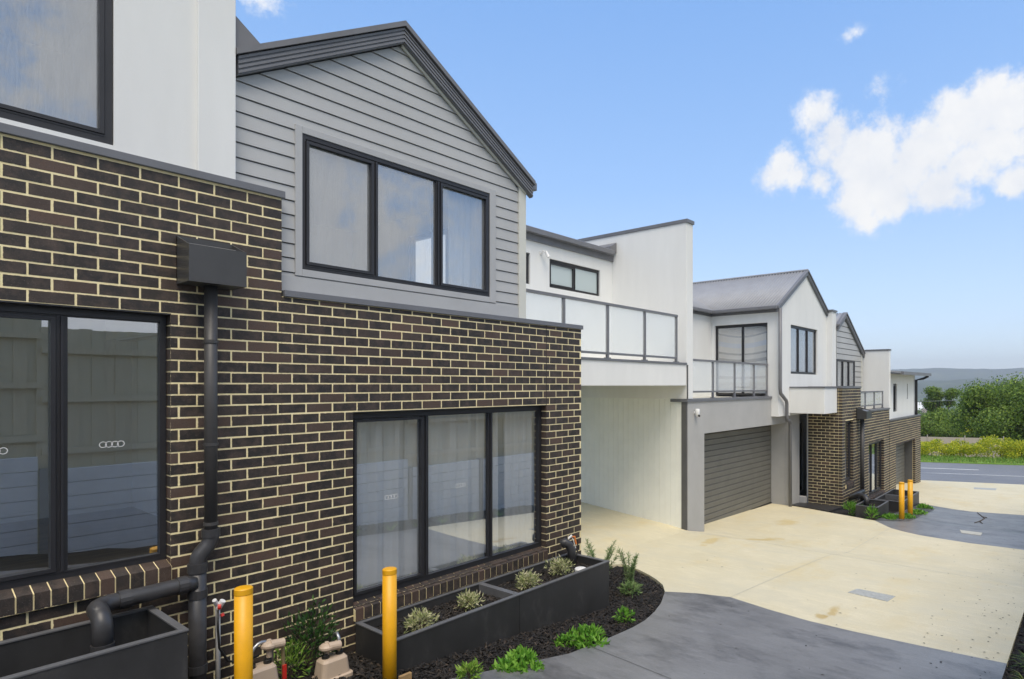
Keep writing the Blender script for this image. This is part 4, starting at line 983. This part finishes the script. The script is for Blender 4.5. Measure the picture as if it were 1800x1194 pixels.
def bollard(label, s, w, top, r=.057):
    z0 = hg(s, w)-.25; p = thing('bollard', label, 'bollard', (s, w, z0+.25), 'yellow steel bollards')
    MB().lathe([(r, 0), (r, top-z0-.045)], (s, w, z0), 28).build('post', 'yellow_paint', p, smooth=True).data.polygons.foreach_set('use_smooth', [len(f.vertices) == 4 for f in p.children[0].data.polygons])
    MB().lathe([(r+.0016, -.042), (r+.0016, -.006), (r-.004, .0), (r-.02, .004), (0.001, .005)], (s, w, top), 28).build('cap', 'yellow_paint', p)
bollard('yellow bollard nearest left, in front of the bare brick wall', 1.84, 4.56, -1.40)
bollard('yellow bollard standing before the long planter', 2.97, 4.54, -1.53)
b3 = gnd(1585, 912); b4 = gnd(1600, 905)
bollard('left of the two far yellow bollards', b3.x, b3.y, b3.z+.93, .065); bollard('right of the two far yellow bollards', b4.x, b4.y, b4.z+.93, .065)
def meter(label, s, w, zt, flip):
    p = thing('gas_meter', label, 'meter', (s, w, zt-.42), 'beige utility meters by the brick wall')
    mb = MB(); n = 16
    def rr(hx, hy, z, r=.035):
        return [(s+sx*(hx-r)+r*math.cos(a), w+sy*(hy-r)+r*math.sin(a), z) for sx, sy, a0 in ((1, 1, 0), (-1, 1, 90), (-1, -1, 180), (1, -1, 270)) for a in (R(a0), R(a0+30), R(a0+60), R(a0+90))]
    rows = [rr(.125, .085, zt-.42), rr(.125, .085, zt-.19), rr(.145, .105, zt-.185), rr(.145, .105, zt-.15), rr(.125, .085, zt-.145), rr(.110, .075, zt-.02), rr(.095, .06, zt)]
    m = len(rows[0]); fs = [(i*m+k, i*m+(k+1) % m, (i+1)*m+(k+1) % m, (i+1)*m+k) for i in range(len(rows)-1) for k in range(m)]+[tuple(range((len(rows)-1)*m, len(rows)*m))]
    mb.add([q for r_ in rows for q in r_], fs).build('body', 'beige_plastic', p, smooth=False, bevel=.004)
    a = (s-.055, w, zt); b = (s+.065, w, zt)
    for q in (a, b): MB().lathe([(.03, -.01), (.03, .025), (.022, .03), (.022, .04)], q, 16).build('coupling', 'black_rubber', p)
    if flip: a, b = b, a
    gx = a[0]; dx = -.16 if flip == 2 else .16
    pts = [(gx, w, zt+.03), (gx, w, zt+.09)]+[(gx+dx/2-dx/2*math.cos(t*math.pi/8), w+.02*t/8, zt+.09+.08*math.sin(t*math.pi/8)) for t in range(1, 9)]+[(gx+dx, w+.02, zt-.10)]
    if flip: pts = [(a[0], w, zt+.03), (a[0], w, zt+.08), (a[0], w+.01, zt+.13), (a[0], w+.04, zt+.16), (a[0], w+.08, zt+.15), (a[0], w+.10, zt+.08), (a[0], w+.10, zt-.05)]
    MB().tube(pts, .014, 10).build('gooseneck_pipe', 'galv', p, smooth=True)
    c = (b[0]+.01, w, zt+(.055 if flip else .10))
    rg = MB().lathe([(.02, -.06), (.02, .0), (.045, .01), (.060, .025), (.060, .042), (.045, .058), (.018, .068), (.016, .078)], c, 18).build('regulator', 'beige_plastic', p, smooth=False, bevel=.002)
    MB().tube([(c[0], w-.02, c[2]+.04), (c[0]+.10, w-.03, c[2]+.03)], .035, 14).build('regulator_cap', 'beige_plastic', p)
    MB().tube([(c[0]+.10, w-.01, c[2]+.02), (c[0]+.105, w-.01, c[2]-.14), (c[0]+.105, w-.01, c[2]-.34)], .013, 10).build('inlet_pipe', 'brass', p)
    MB().box(c[0]+.09, c[0]+.12, w-.035, w-.02, c[2]-.26, c[2]-.15).build('valve_tag', 'red_plastic', p)
meter('beige utility meter with tall arched pipe, left of pair', 2.12, 4.98, -2.16, 0)
meter('beige utility meter with upright pipe and red tag, right of pair', 2.68, 4.93, -2.265, 2)
tp = thing('garden_tap', 'white conduit with red and white tap fitting beside grey riser pipe', 'tap', (1.95, 5.24, -2.5))
MB().tube([(1.93, 5.24, -2.6), (1.93, 5.24, -1.78), (1.925, 5.235, -1.72)], .017, 10).build('conduit', 'white_plastic', tp, smooth=True)
MB().tube([(1.925, 5.23, -1.72), (1.95, 5.20, -1.66)], .022, 10).tube([(1.925, 5.23, -1.70), (1.89, 5.20, -1.64)], .016, 8).build('fitting', 'white_plastic', tp)
MB().tube([(1.915, 5.20, -1.70), (1.935, 5.19, -1.70)], .02, 10).tube([(1.945, 5.21, -1.76), (1.95, 5.20, -1.78)], .014, 8).build('handle', 'red_plastic', tp)
MB().tube([(1.91, 5.19, -1.72), (1.90, 5.16, -1.85), (1.91, 5.16, -2.0), (1.97, 5.16, -2.12), (2.06, 5.16, -2.17), (2.2, 5.17, -2.16)], .009, 8).build('hose', 'black_rubber', tp, smooth=True)
el = thing('pipe_elbow', 'grey pipe elbow with loose wires at corner of long planter', 'pipe', (5.98, 5.14, -2.3))
MB().tube([(5.86, 5.20, -2.02), (5.90, 5.17, -2.0), (5.95, 5.14, -2.04), (5.98, 5.12, -2.12), (5.985, 5.11, -2.32)], [.05, .056, .056, .056, .056], 14).build('elbow', 'pvc_grey', el, smooth=True)
MB().tube([(5.96, 5.16, -2.0), (5.99, 5.15, -1.93), (6.02, 5.13, -1.98), (6.06, 5.12, -2.10)], .006, 6).tube([(5.95, 5.15, -1.96), (5.99, 5.12, -1.92)], .014, 8).build('white_wire', 'white_plastic', el)
MB().tube([(6.0, 5.15, -1.95), (6.05, 5.13, -1.95), (6.07, 5.12, -2.05)], .012, 8).build('orange_wire', 'orange_plastic', el)
MB().tube([(6.03, 5.15, -2.02), (6.10, 5.13, -2.0), (6.11, 5.12, -2.12), (6.06, 5.11, -2.2)], .008, 6).build('black_wire', 'black_rubber', el)
cp = thing('drain_inspection_point', 'round white pipe cap in the long planter beside the elbow', 'pipe cap', (5.80, 4.82, -2.3))
MB().lathe([(.075, -.1), (.075, .03), (.066, .04), (.02, .043), (.02, .05), (.001, .05)], (5.80, 4.82, -2.28), 24).build('cap', 'white_plastic', cp)
tag(MB().box(2.98, 3.09, 4.40, 4.43, hg(3, 4.4)-.05, hg(3, 4.4)+.02).build('timber_offcut', 'gum_timber', None, bevel=.003), 'small timber offcut lying beside the bollard base', 'offcut')
# pit grate and lids in the concrete
def lid(name, pts, mat, label, cat):
    c = sum(pts, Vector((0, 0, 0)))/4; p = thing(name, label, cat, c)
    a, b, d, e = [q+Vector((0, 0, .006)) for q in pts]
    MB().add([a, b, d, e]+[q-Vector((0, 0, .05)) for q in (a, b, d, e)], [(0, 1, 2, 3), (7, 6, 5, 4), (0, 4, 5, 1), (1, 5, 6, 2), (2, 6, 7, 3), (3, 7, 4, 0)]).build('cover', mat, p, fix=True)
    return p
g1 = [gnd(x, y) for x, y in [(1490, 1042), (1507, 1035.5), (1574, 1049), (1560, 1058)]]
gp = lid('drain_grate', g1, 'galv_lid', 'grey steel drain cover set in cream driveway', 'drain cover')
for i in range(1, 14):
    t = i/14; p, q = g1[0].lerp(g1[3], t), g1[1].lerp(g1[2], t); up = Vector((0, 0, .005))
    MB().tube([p+up, q+up], .006, 6).build('bar', 'galv_lid', gp)
lid('pit_lid', [gnd(x, y) for x, y in [(1687, 932), (1727, 937), (1724, 941.5), (1690, 937)]], 'pit_lid', 'pale pit lid in the far charcoal concrete band', 'pit lid')
lid('pit_lid', [gnd(x, y) for x, y in [(1712, 857), (1752, 859), (1750, 862), (1712, 860)]], 'galv_lid', 'grey pit lid in the crossover near the road', 'pit lid')
# saw-cut joints
def joint(p, q, mat='dark_strip'):
    p, q = Vector(p), Vector(q); n = (q-p).orthogonal().normalized()*.004; m = 14; vs = []
    for i in range(m+1):
        c = p.lerp(q, i/m)
        for s in (-1, 1): x_, y_ = c.x+n.x*s, c.y+n.y*s; vs.append((x_, y_, hg(x_, y_)+.003))
    struct(MB().add(vs, [(2*i, 2*i+1, 2*i+3, 2*i+2) for i in range(m)]).build('expansion_joint', mat, None, fix=True), 'thin saw-cut joint across the concrete')
joint(gnd(1036, 1136).xy, gnd(1180, 1194).xy); joint(gnd(1284, 1050).xy, gnd(1562, 930).xy, 'pit_lid'); joint((11.4, 6.55), (11.9, .62), 'pit_lid')

# ------------------------------------------------------------------ plants
def leaf_quad(mb, p, d, up, l, w):
    s = d.cross(up); s = s.normalized() if s.length > 1e-5 else Vector((1, 0, 0))
    n = s.cross(d).normalized()
    mb.add([p, p+d*l*.45+s*w*.5+n*w*.12, p+d*l, p+d*l*.45-s*w*.5+n*w*.12], [(0, 1, 2, 3)])
def rdir(rnd, up=.0):
    while True:
        v = Vector((rnd.uniform(-1, 1), rnd.uniform(-1, 1), rnd.uniform(-1, 1)))
        if .05 < v.length < 1: v.normalize(); v.z += up; return v.normalized()
def shrub(name, label, c, rx, h, n, ll, lw, mat, seed, up=.5, stems=9, flat=False, group=None, cat='shrub'):
    rnd = random.Random(seed); c = Vector(c); p = thing(name, label, cat, c, group)
    st = MB(); lf = MB()
    for i in range(stems):
        a = rnd.uniform(0, 6.28); q = rnd.uniform(.2, 1)
        e = c+Vector((math.cos(a)*rx*q, math.sin(a)*rx*q, h*rnd.uniform(.5, .95)))
        st.tube([c+Vector((0, 0, -.03)), c.lerp(e, .5)+Vector((0, 0, h*.12)), e], [.006, .004, .002], 5)
    st.build('stem', 'bark', p)
    for i in range(n):
        if flat:
            a = rnd.uniform(0, 6.28); q = math.sqrt(rnd.random()); wob = 1+.25*math.sin(a*3+seed)
            o = c+Vector((math.cos(a)*rx*q*wob, math.sin(a)*rx*q*wob*.8, h*(1-q*q)*rnd.uniform(.4, 1)+.01)); d = rdir(rnd, .7)
        else:
            v = rdir(rnd, .35); rr = rnd.random()**.45*(1+.18*math.sin(v.x*7+seed)+.15*math.sin(v.y*9))
            o = c+Vector((v.x*rx*rr, v.y*rx*rr, h*.45+v.z*h*.5*rr)); o.z = max(o.z, c.z+.01); d = (v+rdir(rnd, up)).normalized()
        leaf_quad(lf, o, d, rdir(rnd), ll*rnd.uniform(.6, 1.25), lw*rnd.uniform(.7, 1.2))
    lf.build('foliage', mat, p); return p
def at_z(x, y, z): v = onz(x, y, z); return (v.x, v.y, z)
pos = ['nearest the bollard', 'second from the bollard', 'just past the divider', 'beside the white pipe cap']
for i, (x, y) in enumerate([(740, 1112), (825, 1072), (928, 1038), (984, 1013)]):
    shrub('variegated_shrub', 'small cream and green variegated shrub in long planter, '+pos[i], at_z(x, y, -2.31), (.125, .108, .125, .16)[i], (.20, .17, .20, .21)[i], 520, .05, .013, 'leaf_var', 20+i, group='variegated shrubs in the planter')
def gp_(x, y): v = gnd(x, y); return (v.x, v.y, v.z-.04)
shrub('groundcover_plant', 'leafy bright green groundcover mound at the dark concrete edge, nearer one', gp_(912, 1170), .21, .13, 420, .085, .035, 'leaf_bright', 31, flat=True, cat='plant', group='bright green groundcovers')
shrub('groundcover_plant', 'spreading bright green groundcover below right end of long planter', gp_(1026, 1124), .27, .13, 560, .075, .030, 'leaf_bright', 32, flat=True, cat='plant', group='bright green groundcovers')
shrub('lime_plant', 'small lime green seedling in mulch beside the planter', gp_(826, 1192), .09, .16, 150, .07, .02, 'leaf_lime', 33, cat='plant')
shrub('groundcover_plant', 'small green plant alone in mulch near the curved bed tip', gp_(1098, 1088), .10, .13, 150, .06, .022, 'leaf_bright', 34, cat='plant')
shrub('groundcover_plant', 'pale green bushy plant at the curve of the garden bed', gp_(1108, 1040), .13, .14, 260, .08, .016, 'leaf_feather', 35, cat='plant')
def feather(label, c, h, n, seed, spread=.25):
    rnd = random.Random(seed); c = Vector(c); p = thing('feathery_shrub', label, 'shrub', c, 'feathery shrubs at the bed corner'); st = MB(); lf = MB()
    for i in range(n):
        a = rnd.uniform(0, 6.28); e = c+Vector((math.cos(a)*spread*rnd.uniform(.3, 1), math.sin(a)*spread*rnd.uniform(.3, 1), h*rnd.uniform(.55, 1)))
        mid = c.lerp(e, .5)+Vector((0, 0, h*.1)); pts = [c, mid, e]; st.tube(pts, [.006, .004, .0015], 5)
        for k in range(130):
            t = .15+.85*k/130; o = c.lerp(mid, t*2) if t < .5 else mid.lerp(e, t*2-1)
            d = ((e-c).normalized()*.8+rdir(rnd, .2)).normalized(); leaf_quad(lf, o, d, rdir(rnd), rnd.uniform(.04, .075), .007)
    st.build('stem', 'bark', p); lf.build('foliage', 'leaf_feather', p)
v = gnd(1062, 1000); feather('tall feathery shrub at brick corner behind the planter', (6.75, 5.25, -2.8), .62, 9, 41, .34)
feather('feathery shrub right of planter end, over the cream concrete', (6.95, 4.90, -2.83), .58, 8, 42, .24)
shrub('climbing_shrub', 'dark green sprawling shrub against brick behind the meters', (2.62, 5.16, -2.45), .24, .58, 620, .06, .02, 'leaf_dark', 43, up=.6, stems=14)
shrub('climbing_shrub', 'light green weedy growth between the two meters', (2.42, 5.08, -2.45), .16, .34, 300, .055, .012, 'leaf_lime', 44, up=.8)
# far bed plants
for i, (x, y, r_, h_, lab) in enumerate([(1494, 902, .11, .26, 'strappy green plant at left of far bed'), (1507, 903, .10, .24, 'second strappy plant of the far bed, beside the small planter'), (1533, 913, .10, .30, 'strappy green plant before the small far planter')]):
    v = gnd(x, y); shrub('strappy_plant', lab, (v.x, v.y, v.z-.03), r_, h_, 110, .16, .022, 'leaf_bright', 50+i, up=1.2, cat='plant')
for i, (x, y, r_, lab) in enumerate([(1568, 911, .22, 'leafy groundcover left of the far bollards'), (1595, 910, .26, 'leafy groundcover at the feet of far bollards'), (1615, 903, .26, 'leafy groundcover right of the far bollards'), (1628, 893, .26, 'leafy groundcover at tip of the far bed')]):
    v = gnd(x, y); shrub('groundcover_plant', lab, (v.x, v.y+.05, v.z-.03), r_, .11, 420, .07, .03, 'leaf_bright', 60+i, flat=True, cat='plant', group='groundcovers in the far bed')
# strappy tufts on the strip by the right edge
rnd = random.Random(5)
TL = ['at the lower right corner where charcoal concrete ends', 'just right of the seam between dark and cream concrete', 'next above the seam', 'halfway up the right edge strip', 'farthest up the strip', 'nearest the camera, below the frame']
for i, (s, w) in enumerate([(6.9, .33), (7.5, .36), (8.15, .30), (8.9, .36), (9.7, .34), (6.2, .3)]):
    c = Vector((s, w, hg(s, w)-.05)); p = thing('grass_tuft', 'strappy grass tuft in mulch, '+TL[i], 'plant', c, 'grass tufts along the right edge'); mb = MB()
    for k in range(46):
        a = rnd.uniform(0, 6.28); L_ = rnd.uniform(.15, .34); d = Vector((math.cos(a)*.8, math.sin(a)*.8, rnd.uniform(.4, 1.2))).normalized(); q = Vector((0, 0, -1)); s_ = d.cross(q).normalized()*.004
        p0, p1, p2 = c, c+d*L_*.6, c+d*L_+Vector((0, 0, -L_*.25))
        mb.add([p0-s_, p0+s_, p1+s_, p1-s_, p2], [(0, 1, 2, 3), (3, 2, 4)])
    mb.build('blades', 'blade', p)
# mulch chips
def chips(name, label, n, fn, seed):
    rnd = random.Random(seed); mb = MB(); k = 0
    while k < n:
        q = fn(rnd)
        if q is None: continue
        k += 1; a = rnd.uniform(0, 3.14); l, w_, t = rnd.uniform(.012, .045), rnd.uniform(.005, .012), rnd.uniform(.003, .008)
        M = Matrix.Translation(q) @ Matrix.Rotation(a, 4, 'Z') @ Matrix.Rotation(rnd.uniform(-.6, .6), 4, 'Y') @ Matrix.Rotation(rnd.uniform(-.6, .6), 4, 'X')
        vs = [M @ Vector((x*l, y*w_, z*t)) for x, y, z in ((-1, -1, 0), (1, -.7, 0), (.9, 1, 0), (-.8, .8, 0), (0, 0, 1))]
        mb.add(vs, [(0, 1, 4), (1, 2, 4), (2, 3, 4), (3, 0, 4)])
    o = mb.build(name, 'chip'); o['label'] = label; o['category'] = 'mulch'; return stuff(o)
def in_poly(x, y, P):
    c = False
    for (x0, y0), (x1, y1) in zip(P, P[1:]+P[:1]):
        if (y0 > y) != (y1 > y) and x < (x1-x0)*(y-y0)/(y1-y0)+x0: c = not c
    return c
bedP = [(1.6, 5.30), (1.6, 4.3)]+bed_edge[:-1]+[(7.6, 6.0), (6.42, 5.9), (6.42, 5.30)]
def f1(r):
    x, y = r.uniform(1.6, 8.0), r.uniform(3.9, 6.0)
    if not in_poly(x, y, bedP) or (3.08 < x < 6.16 and 4.62 < y): return None
    return Vector((x, y, hg(x, y)-.045+r.uniform(-.01, .02)))
chips('mulch', 'dark bark mulch covering the garden bed', 12000, f1, 1)
def f2(r):
    x, y = r.uniform(3.14, 6.10), r.uniform(4.68, 5.25); return Vector((x, y, -2.30+r.uniform(-.015, .02)))
chips('mulch', 'dark bark mulch inside the long planter', 6000, f2, 2)
def f3(r):
    x, y = r.uniform(5.5, 12), r.uniform(-.5, .6); return Vector((x, y, hg(x, y)-.04+r.uniform(-.01, .02)))
chips('mulch', 'bark mulch on the strip at the right edge', 5000, f3, 3)

# ------------------------------------------------------------------ across the road
rnd = random.Random(11)
mb = MB()
for i in range(9000):
    d, e = rnd.uniform(38.7, 42.0), rnd.uniform(0, 24); x, y = road_pt(d, e); z = hg(x, y)+.01; a = rnd.uniform(0, 6.28); h = rnd.uniform(.06, .2)
    mb.add([(x-.02*math.cos(a), y-.02*math.sin(a), z), (x+.02*math.cos(a), y+.02*math.sin(a), z), (x+rnd.uniform(-.05, .05), y+rnd.uniform(-.05, .05), z+h)], [(0, 1, 2)])
go = mb.build('grass', 'blade'); go['label'] = 'long grass blades on the far road verge'; go['category'] = 'grass'; stuff(go)
def hedge():
    p = thing('hedge', 'long yellow-green hedge behind the grass verge across the road', 'hedge', (*road_pt(43.2, 2), -4.4)); lf = MB(); st = MB()
    for i in range(46):
        e = -2+i*.62; x, y = road_pt(42.6+rnd.uniform(-.3, .3), e); st.tube([(x, y, hg(x, y)-.1), (x+.1, y, hg(x, y)+.5)], [.03, .012], 5)
    stuff(st.build('stem', 'bark', p))
    for k in range(620):
        e, d = rnd.uniform(-3, 28), rnd.uniform(41.6, 43.8); x, y = road_pt(d, e)
        ht = .60+.45*min(max((e-8)/3.2, 0), 1)+.16*math.sin(e*1.7)+.12*math.sin(e*3.9+d); r_ = rnd.uniform(.2, .36); zz = hg(x, y)+max(.12, rnd.uniform(.25, 1)*ht-r_*.6)+(d-41.6)*.06
        for q_ in range(130):
            v = rdir(rnd, .3); q = rnd.random()**.4; o = Vector((x+v.x*r_*q*1.3, y+v.y*r_*q*1.3, zz+v.z*r_*q))
            if o.z < hg(x, y): continue
            leaf_quad(lf, o, (v+rdir(rnd)*.7).normalized(), rdir(rnd), rnd.uniform(.07, .15), rnd.uniform(.04, .075))
    lf.build('foliage', 'leaf_hedge', p)
hedge()
bf = thing('boundary_fence', 'plain beige metal fence standing behind the hedge', 'fence', (*road_pt(50, 7), -5.8))
for i in range(6):
    e0 = .2+i*2.42; a, b = Vector(road_pt(50, e0)), Vector(road_pt(50, e0+2.38)); n_ = RN*.04
    MB().add([(a.x, a.y, -6.5), (b.x, b.y, -6.5), (b.x+n_.x, b.y+n_.y, -6.5), (a.x+n_.x, a.y+n_.y, -6.5), (a.x, a.y, -3.78), (b.x, b.y, -3.78), (b.x+n_.x, b.y+n_.y, -3.78), (a.x+n_.x, a.y+n_.y, -3.78)],
             [(0, 3, 2, 1), (4, 5, 6, 7), (0, 1, 5, 4), (1, 2, 6, 5), (2, 3, 7, 6), (3, 0, 4, 7)]).build('fence_panel', 'beige_sheet', bf, fix=True)
    MB().tube([(b.x, b.y, -6.5), (b.x, b.y, -3.62)], .035, 6).build('post', 'beige_sheet', bf)
def tree(label, base, ytop, crown, n, leafsz, mat, seed, lean=0):
    rnd = random.Random(seed); b = Vector(base); ztop = -(ytop-YH)/F*(b.x*CT+b.y*ST); height = (ztop-b.z-crown[0]*.25)/crown[2]; p = thing('tree', label, 'tree', b, 'trees beyond the road'); st = MB(); lf = MB()
    top = b+Vector((lean, 0, height*.75)); st.tube([b-Vector((0, 0, .3)), b.lerp(top, .4)+Vector((.2, .1, 0)), top], [height*.03, height*.02, height*.006], 8)
    lumps = []
    for i in range(crown[3]):
        a = rnd.uniform(0, 6.28); t = rnd.uniform(0, 1); rad = crown[0]*math.sqrt(rnd.random())*(1-.55*abs(t-.4))
        c = b+Vector((lean*t+math.cos(a)*rad, math.sin(a)*rad, height*(crown[1]+(crown[2]-crown[1])*t))); r_ = crown[0]*rnd.uniform(.22, .42); lumps.append((c, r_))
        st.tube([b.lerp(top, rnd.uniform(.25, .7)), c], [height*.009, height*.003], 5)
    st.build('trunk', 'bark', p)
    n = int(n*2.2); leafsz *= .68; per = n//len(lumps)
    for c, r_ in lumps:
        for k in range(per):
            v = rdir(rnd, .15); q = rnd.random()**.4*(1+.3*math.sin(v.x*5+v.z*7+seed)+.2*math.sin(v.y*11+seed)); o = c+Vector((v.x*r_*q, v.y*r_*q, v.z*r_*.75*q))
            tg = v.cross(rdir(rnd)); tg = tg.normalized() if tg.length > .01 else rdir(rnd); leaf_quad(lf, o, (tg+v*.35+rdir(rnd)*.3).normalized(), (v+rdir(rnd)*.45).normalized(), leafsz*rnd.uniform(.6, 1.3), leafsz*.6)
    lf.build('crown', mat, p); return p
def tb(x, dist): r = px_dir(x, YH); t = dist/r.length; X, Y = r.x*t, r.y*t; return (X, Y, hg(X, Y))
tree('large dense green tree at the right edge beyond the hedge', tb(1782, 60), 668, (4.3, .10, .95, 60), 30000, .30, 'leaf_tree', 1)
tree('big rounded tree partly cut off by the right edge', tb(1862, 57), 650, (5.0, .10, .95, 50), 16000, .32, 'leaf_tree', 2)
tree('feathery darker tree behind the large right hand tree', tb(1752, 84), 664, (3.6, .3, .97, 30), 12000, .30, 'leaf_tree_pale', 3)
tree('tall slim tree rising left of the valley view', tb(1656, 95), 676, (2.2, .5, .98, 18), 10000, .32, 'leaf_tree', 4)
tree('rounded green tree next to the last house', tb(1630, 78), 722, (2.8, .1, .9, 34), 12000, .30, 'leaf_tree', 5)
tree('mid green tree above the beige fence', tb(1668, 86), 726, (2.8, .1, .9, 34), 12000, .30, 'leaf_tree', 6)
tree('soft green tree in middle of the valley gap', tb(1698, 120), 704, (3.4, .15, .92, 30), 10000, .42, 'leaf_tree_pale', 7)
tree('small light green tree beside the large right hand tree', tb(1708, 70), 728, (1.4, .2, .95, 16), 4000, .24, 'leaf_hedge', 8)
for i, (x, d_, y_) in enumerate([(1612, 150, 728), (1640, 170, 722), (1690, 180, 716), (1725, 160, 712), (1604, 230, 716), (1664, 260, 714), (1712, 280, 710), (1760, 240, 706), (1596, 120, 735)]):
    tree('distant tree in the valley, %s' % ('behind the last house roof', 'left of the slim tree', 'behind the soft green tree', 'left of the big tree', 'farthest left on the valley floor', 'far below the ridge', 'far right of the gap', 'far behind the big tree', 'hidden low beside the last house')[i], tb(x, d_), y_, (5.5, .1, .92, 20), 4500, .7, 'leaf_tree_pale', 20+i)
def far_house(label, x, d_, w_, h_, roofc):
    b = Vector(tb(x, d_)); p = thing('far_house', label, 'house', b, 'houses down in the valley')
    z0 = b.z; MB().box(b.x-w_/2, b.x+w_/2, b.y-w_/3, b.y+w_/3, z0-1, z0+h_).build('wall', 'far_white', p)
    MB().prism([(b.x-w_/2-.4, z0+h_), (b.x+w_/2+.4, z0+h_), (b.x, z0+h_+w_*.22)], b.y-w_/3-.4, b.y+w_/3+.4).build('roof', roofc, p, fix=True)
    for k in (-.3, .2): MB().box(b.x-w_/2-.05, b.x-w_/2, b.y+w_*k-.6, b.y+w_*k+.6, z0+h_*.4, z0+h_*.75).build('window', 'frame', p)
far_house('white distant house left in the valley', 1622, 420, 22, 10, 'far_white'); far_house('pale distant house beside the slim tree', 1640, 400, 16, 8, 'far_roof')
far_house('distant house low behind the trees', 1650, 330, 14, 6, 'far_white'); far_house('house roof glimpsed between trees and big tree', 1692, 110, 7, 3.2, 'far_roof')
pl0, pl1 = Vector(tb(1580, 60)), Vector(tb(1900, 45))
a, b = px_dir(1600, 706)*55, px_dir(1830, 694)*48
tag(MB().tube([a.lerp(b, i/12)+Vector((0, 0, -.12*math.sin(i/12*math.pi))) for i in range(-6, 20)], .02, 6).build('power_line', 'wire'), 'thin overhead power line crossing before the big tree', 'cable')

# ------------------------------------------------------------------ litter on the slabs
rnd = random.Random(77)
mb = MB()
for i in range(420):
    x, y = rnd.uniform(3.5, 24), rnd.uniform(.65, 5.2)
    if rnd.random() < .55: y = .62+abs(rnd.gauss(0, .5))
    if x < 8.2 and y > 3.9 or 16.4 < x < 21 and y > 3.2: continue
    a = rnd.uniform(0, 6.28); l = rnd.uniform(.006, .022); z = hg(x, y)+.003
    mb.add([(x-l*math.cos(a), y-l*math.sin(a), z), (x+.4*l*math.sin(a), y-.4*l*math.cos(a), z+.003), (x+l*math.cos(a), y+l*math.sin(a), z+.002), (x-.4*l*math.sin(a), y+.4*l*math.cos(a), z+.004)], [(0, 1, 2, 3)])
lo = mb.build('leaf_litter', 'chip'); lo['label'] = 'scattered leaf litter and grit on the concrete driveway'; lo['category'] = 'litter'; stuff(lo)
tw = thing('fallen_twig', 'dark fallen twig lying on the far charcoal concrete band', 'twig', gnd(1716, 912)); c0 = gnd(1720, 903)
for q in ([(1718, 902), (1727, 909), (1731, 912), (1722, 917), (1713, 920)], [(1727, 909), (1735, 911)], [(1722, 917), (1727, 921)]):
    MB().tube([gnd(x, y)+Vector((0, 0, .012)) for x, y in q], .009, 6).build('branch', 'bark', tw)
# ------------------------------------------------------------------ haze in the valley air
hz = MB().box(-3900, 3900, -3900, 3900, -60, 130).build('haze', 'wire'); stuff(hz); hz['label'] = 'pale blue haze in the valley air'; hz['category'] = 'haze'
hm = bpy.data.materials.new('haze_air'); hm.use_nodes = True; hn = hm.node_tree.nodes; hn.remove(hn['Principled BSDF'])
pv = hn.new('ShaderNodeVolumePrincipled'); pv.inputs['Color'].default_value = (.88, .94, 1, 1); pv.inputs['Density'].default_value = .00034; pv.inputs['Anisotropy'].default_value = .1
hm.node_tree.links.new(pv.outputs[0], hn['Material Output'].inputs['Volume']); hz.data.materials.clear(); hz.data.materials.append(hm)
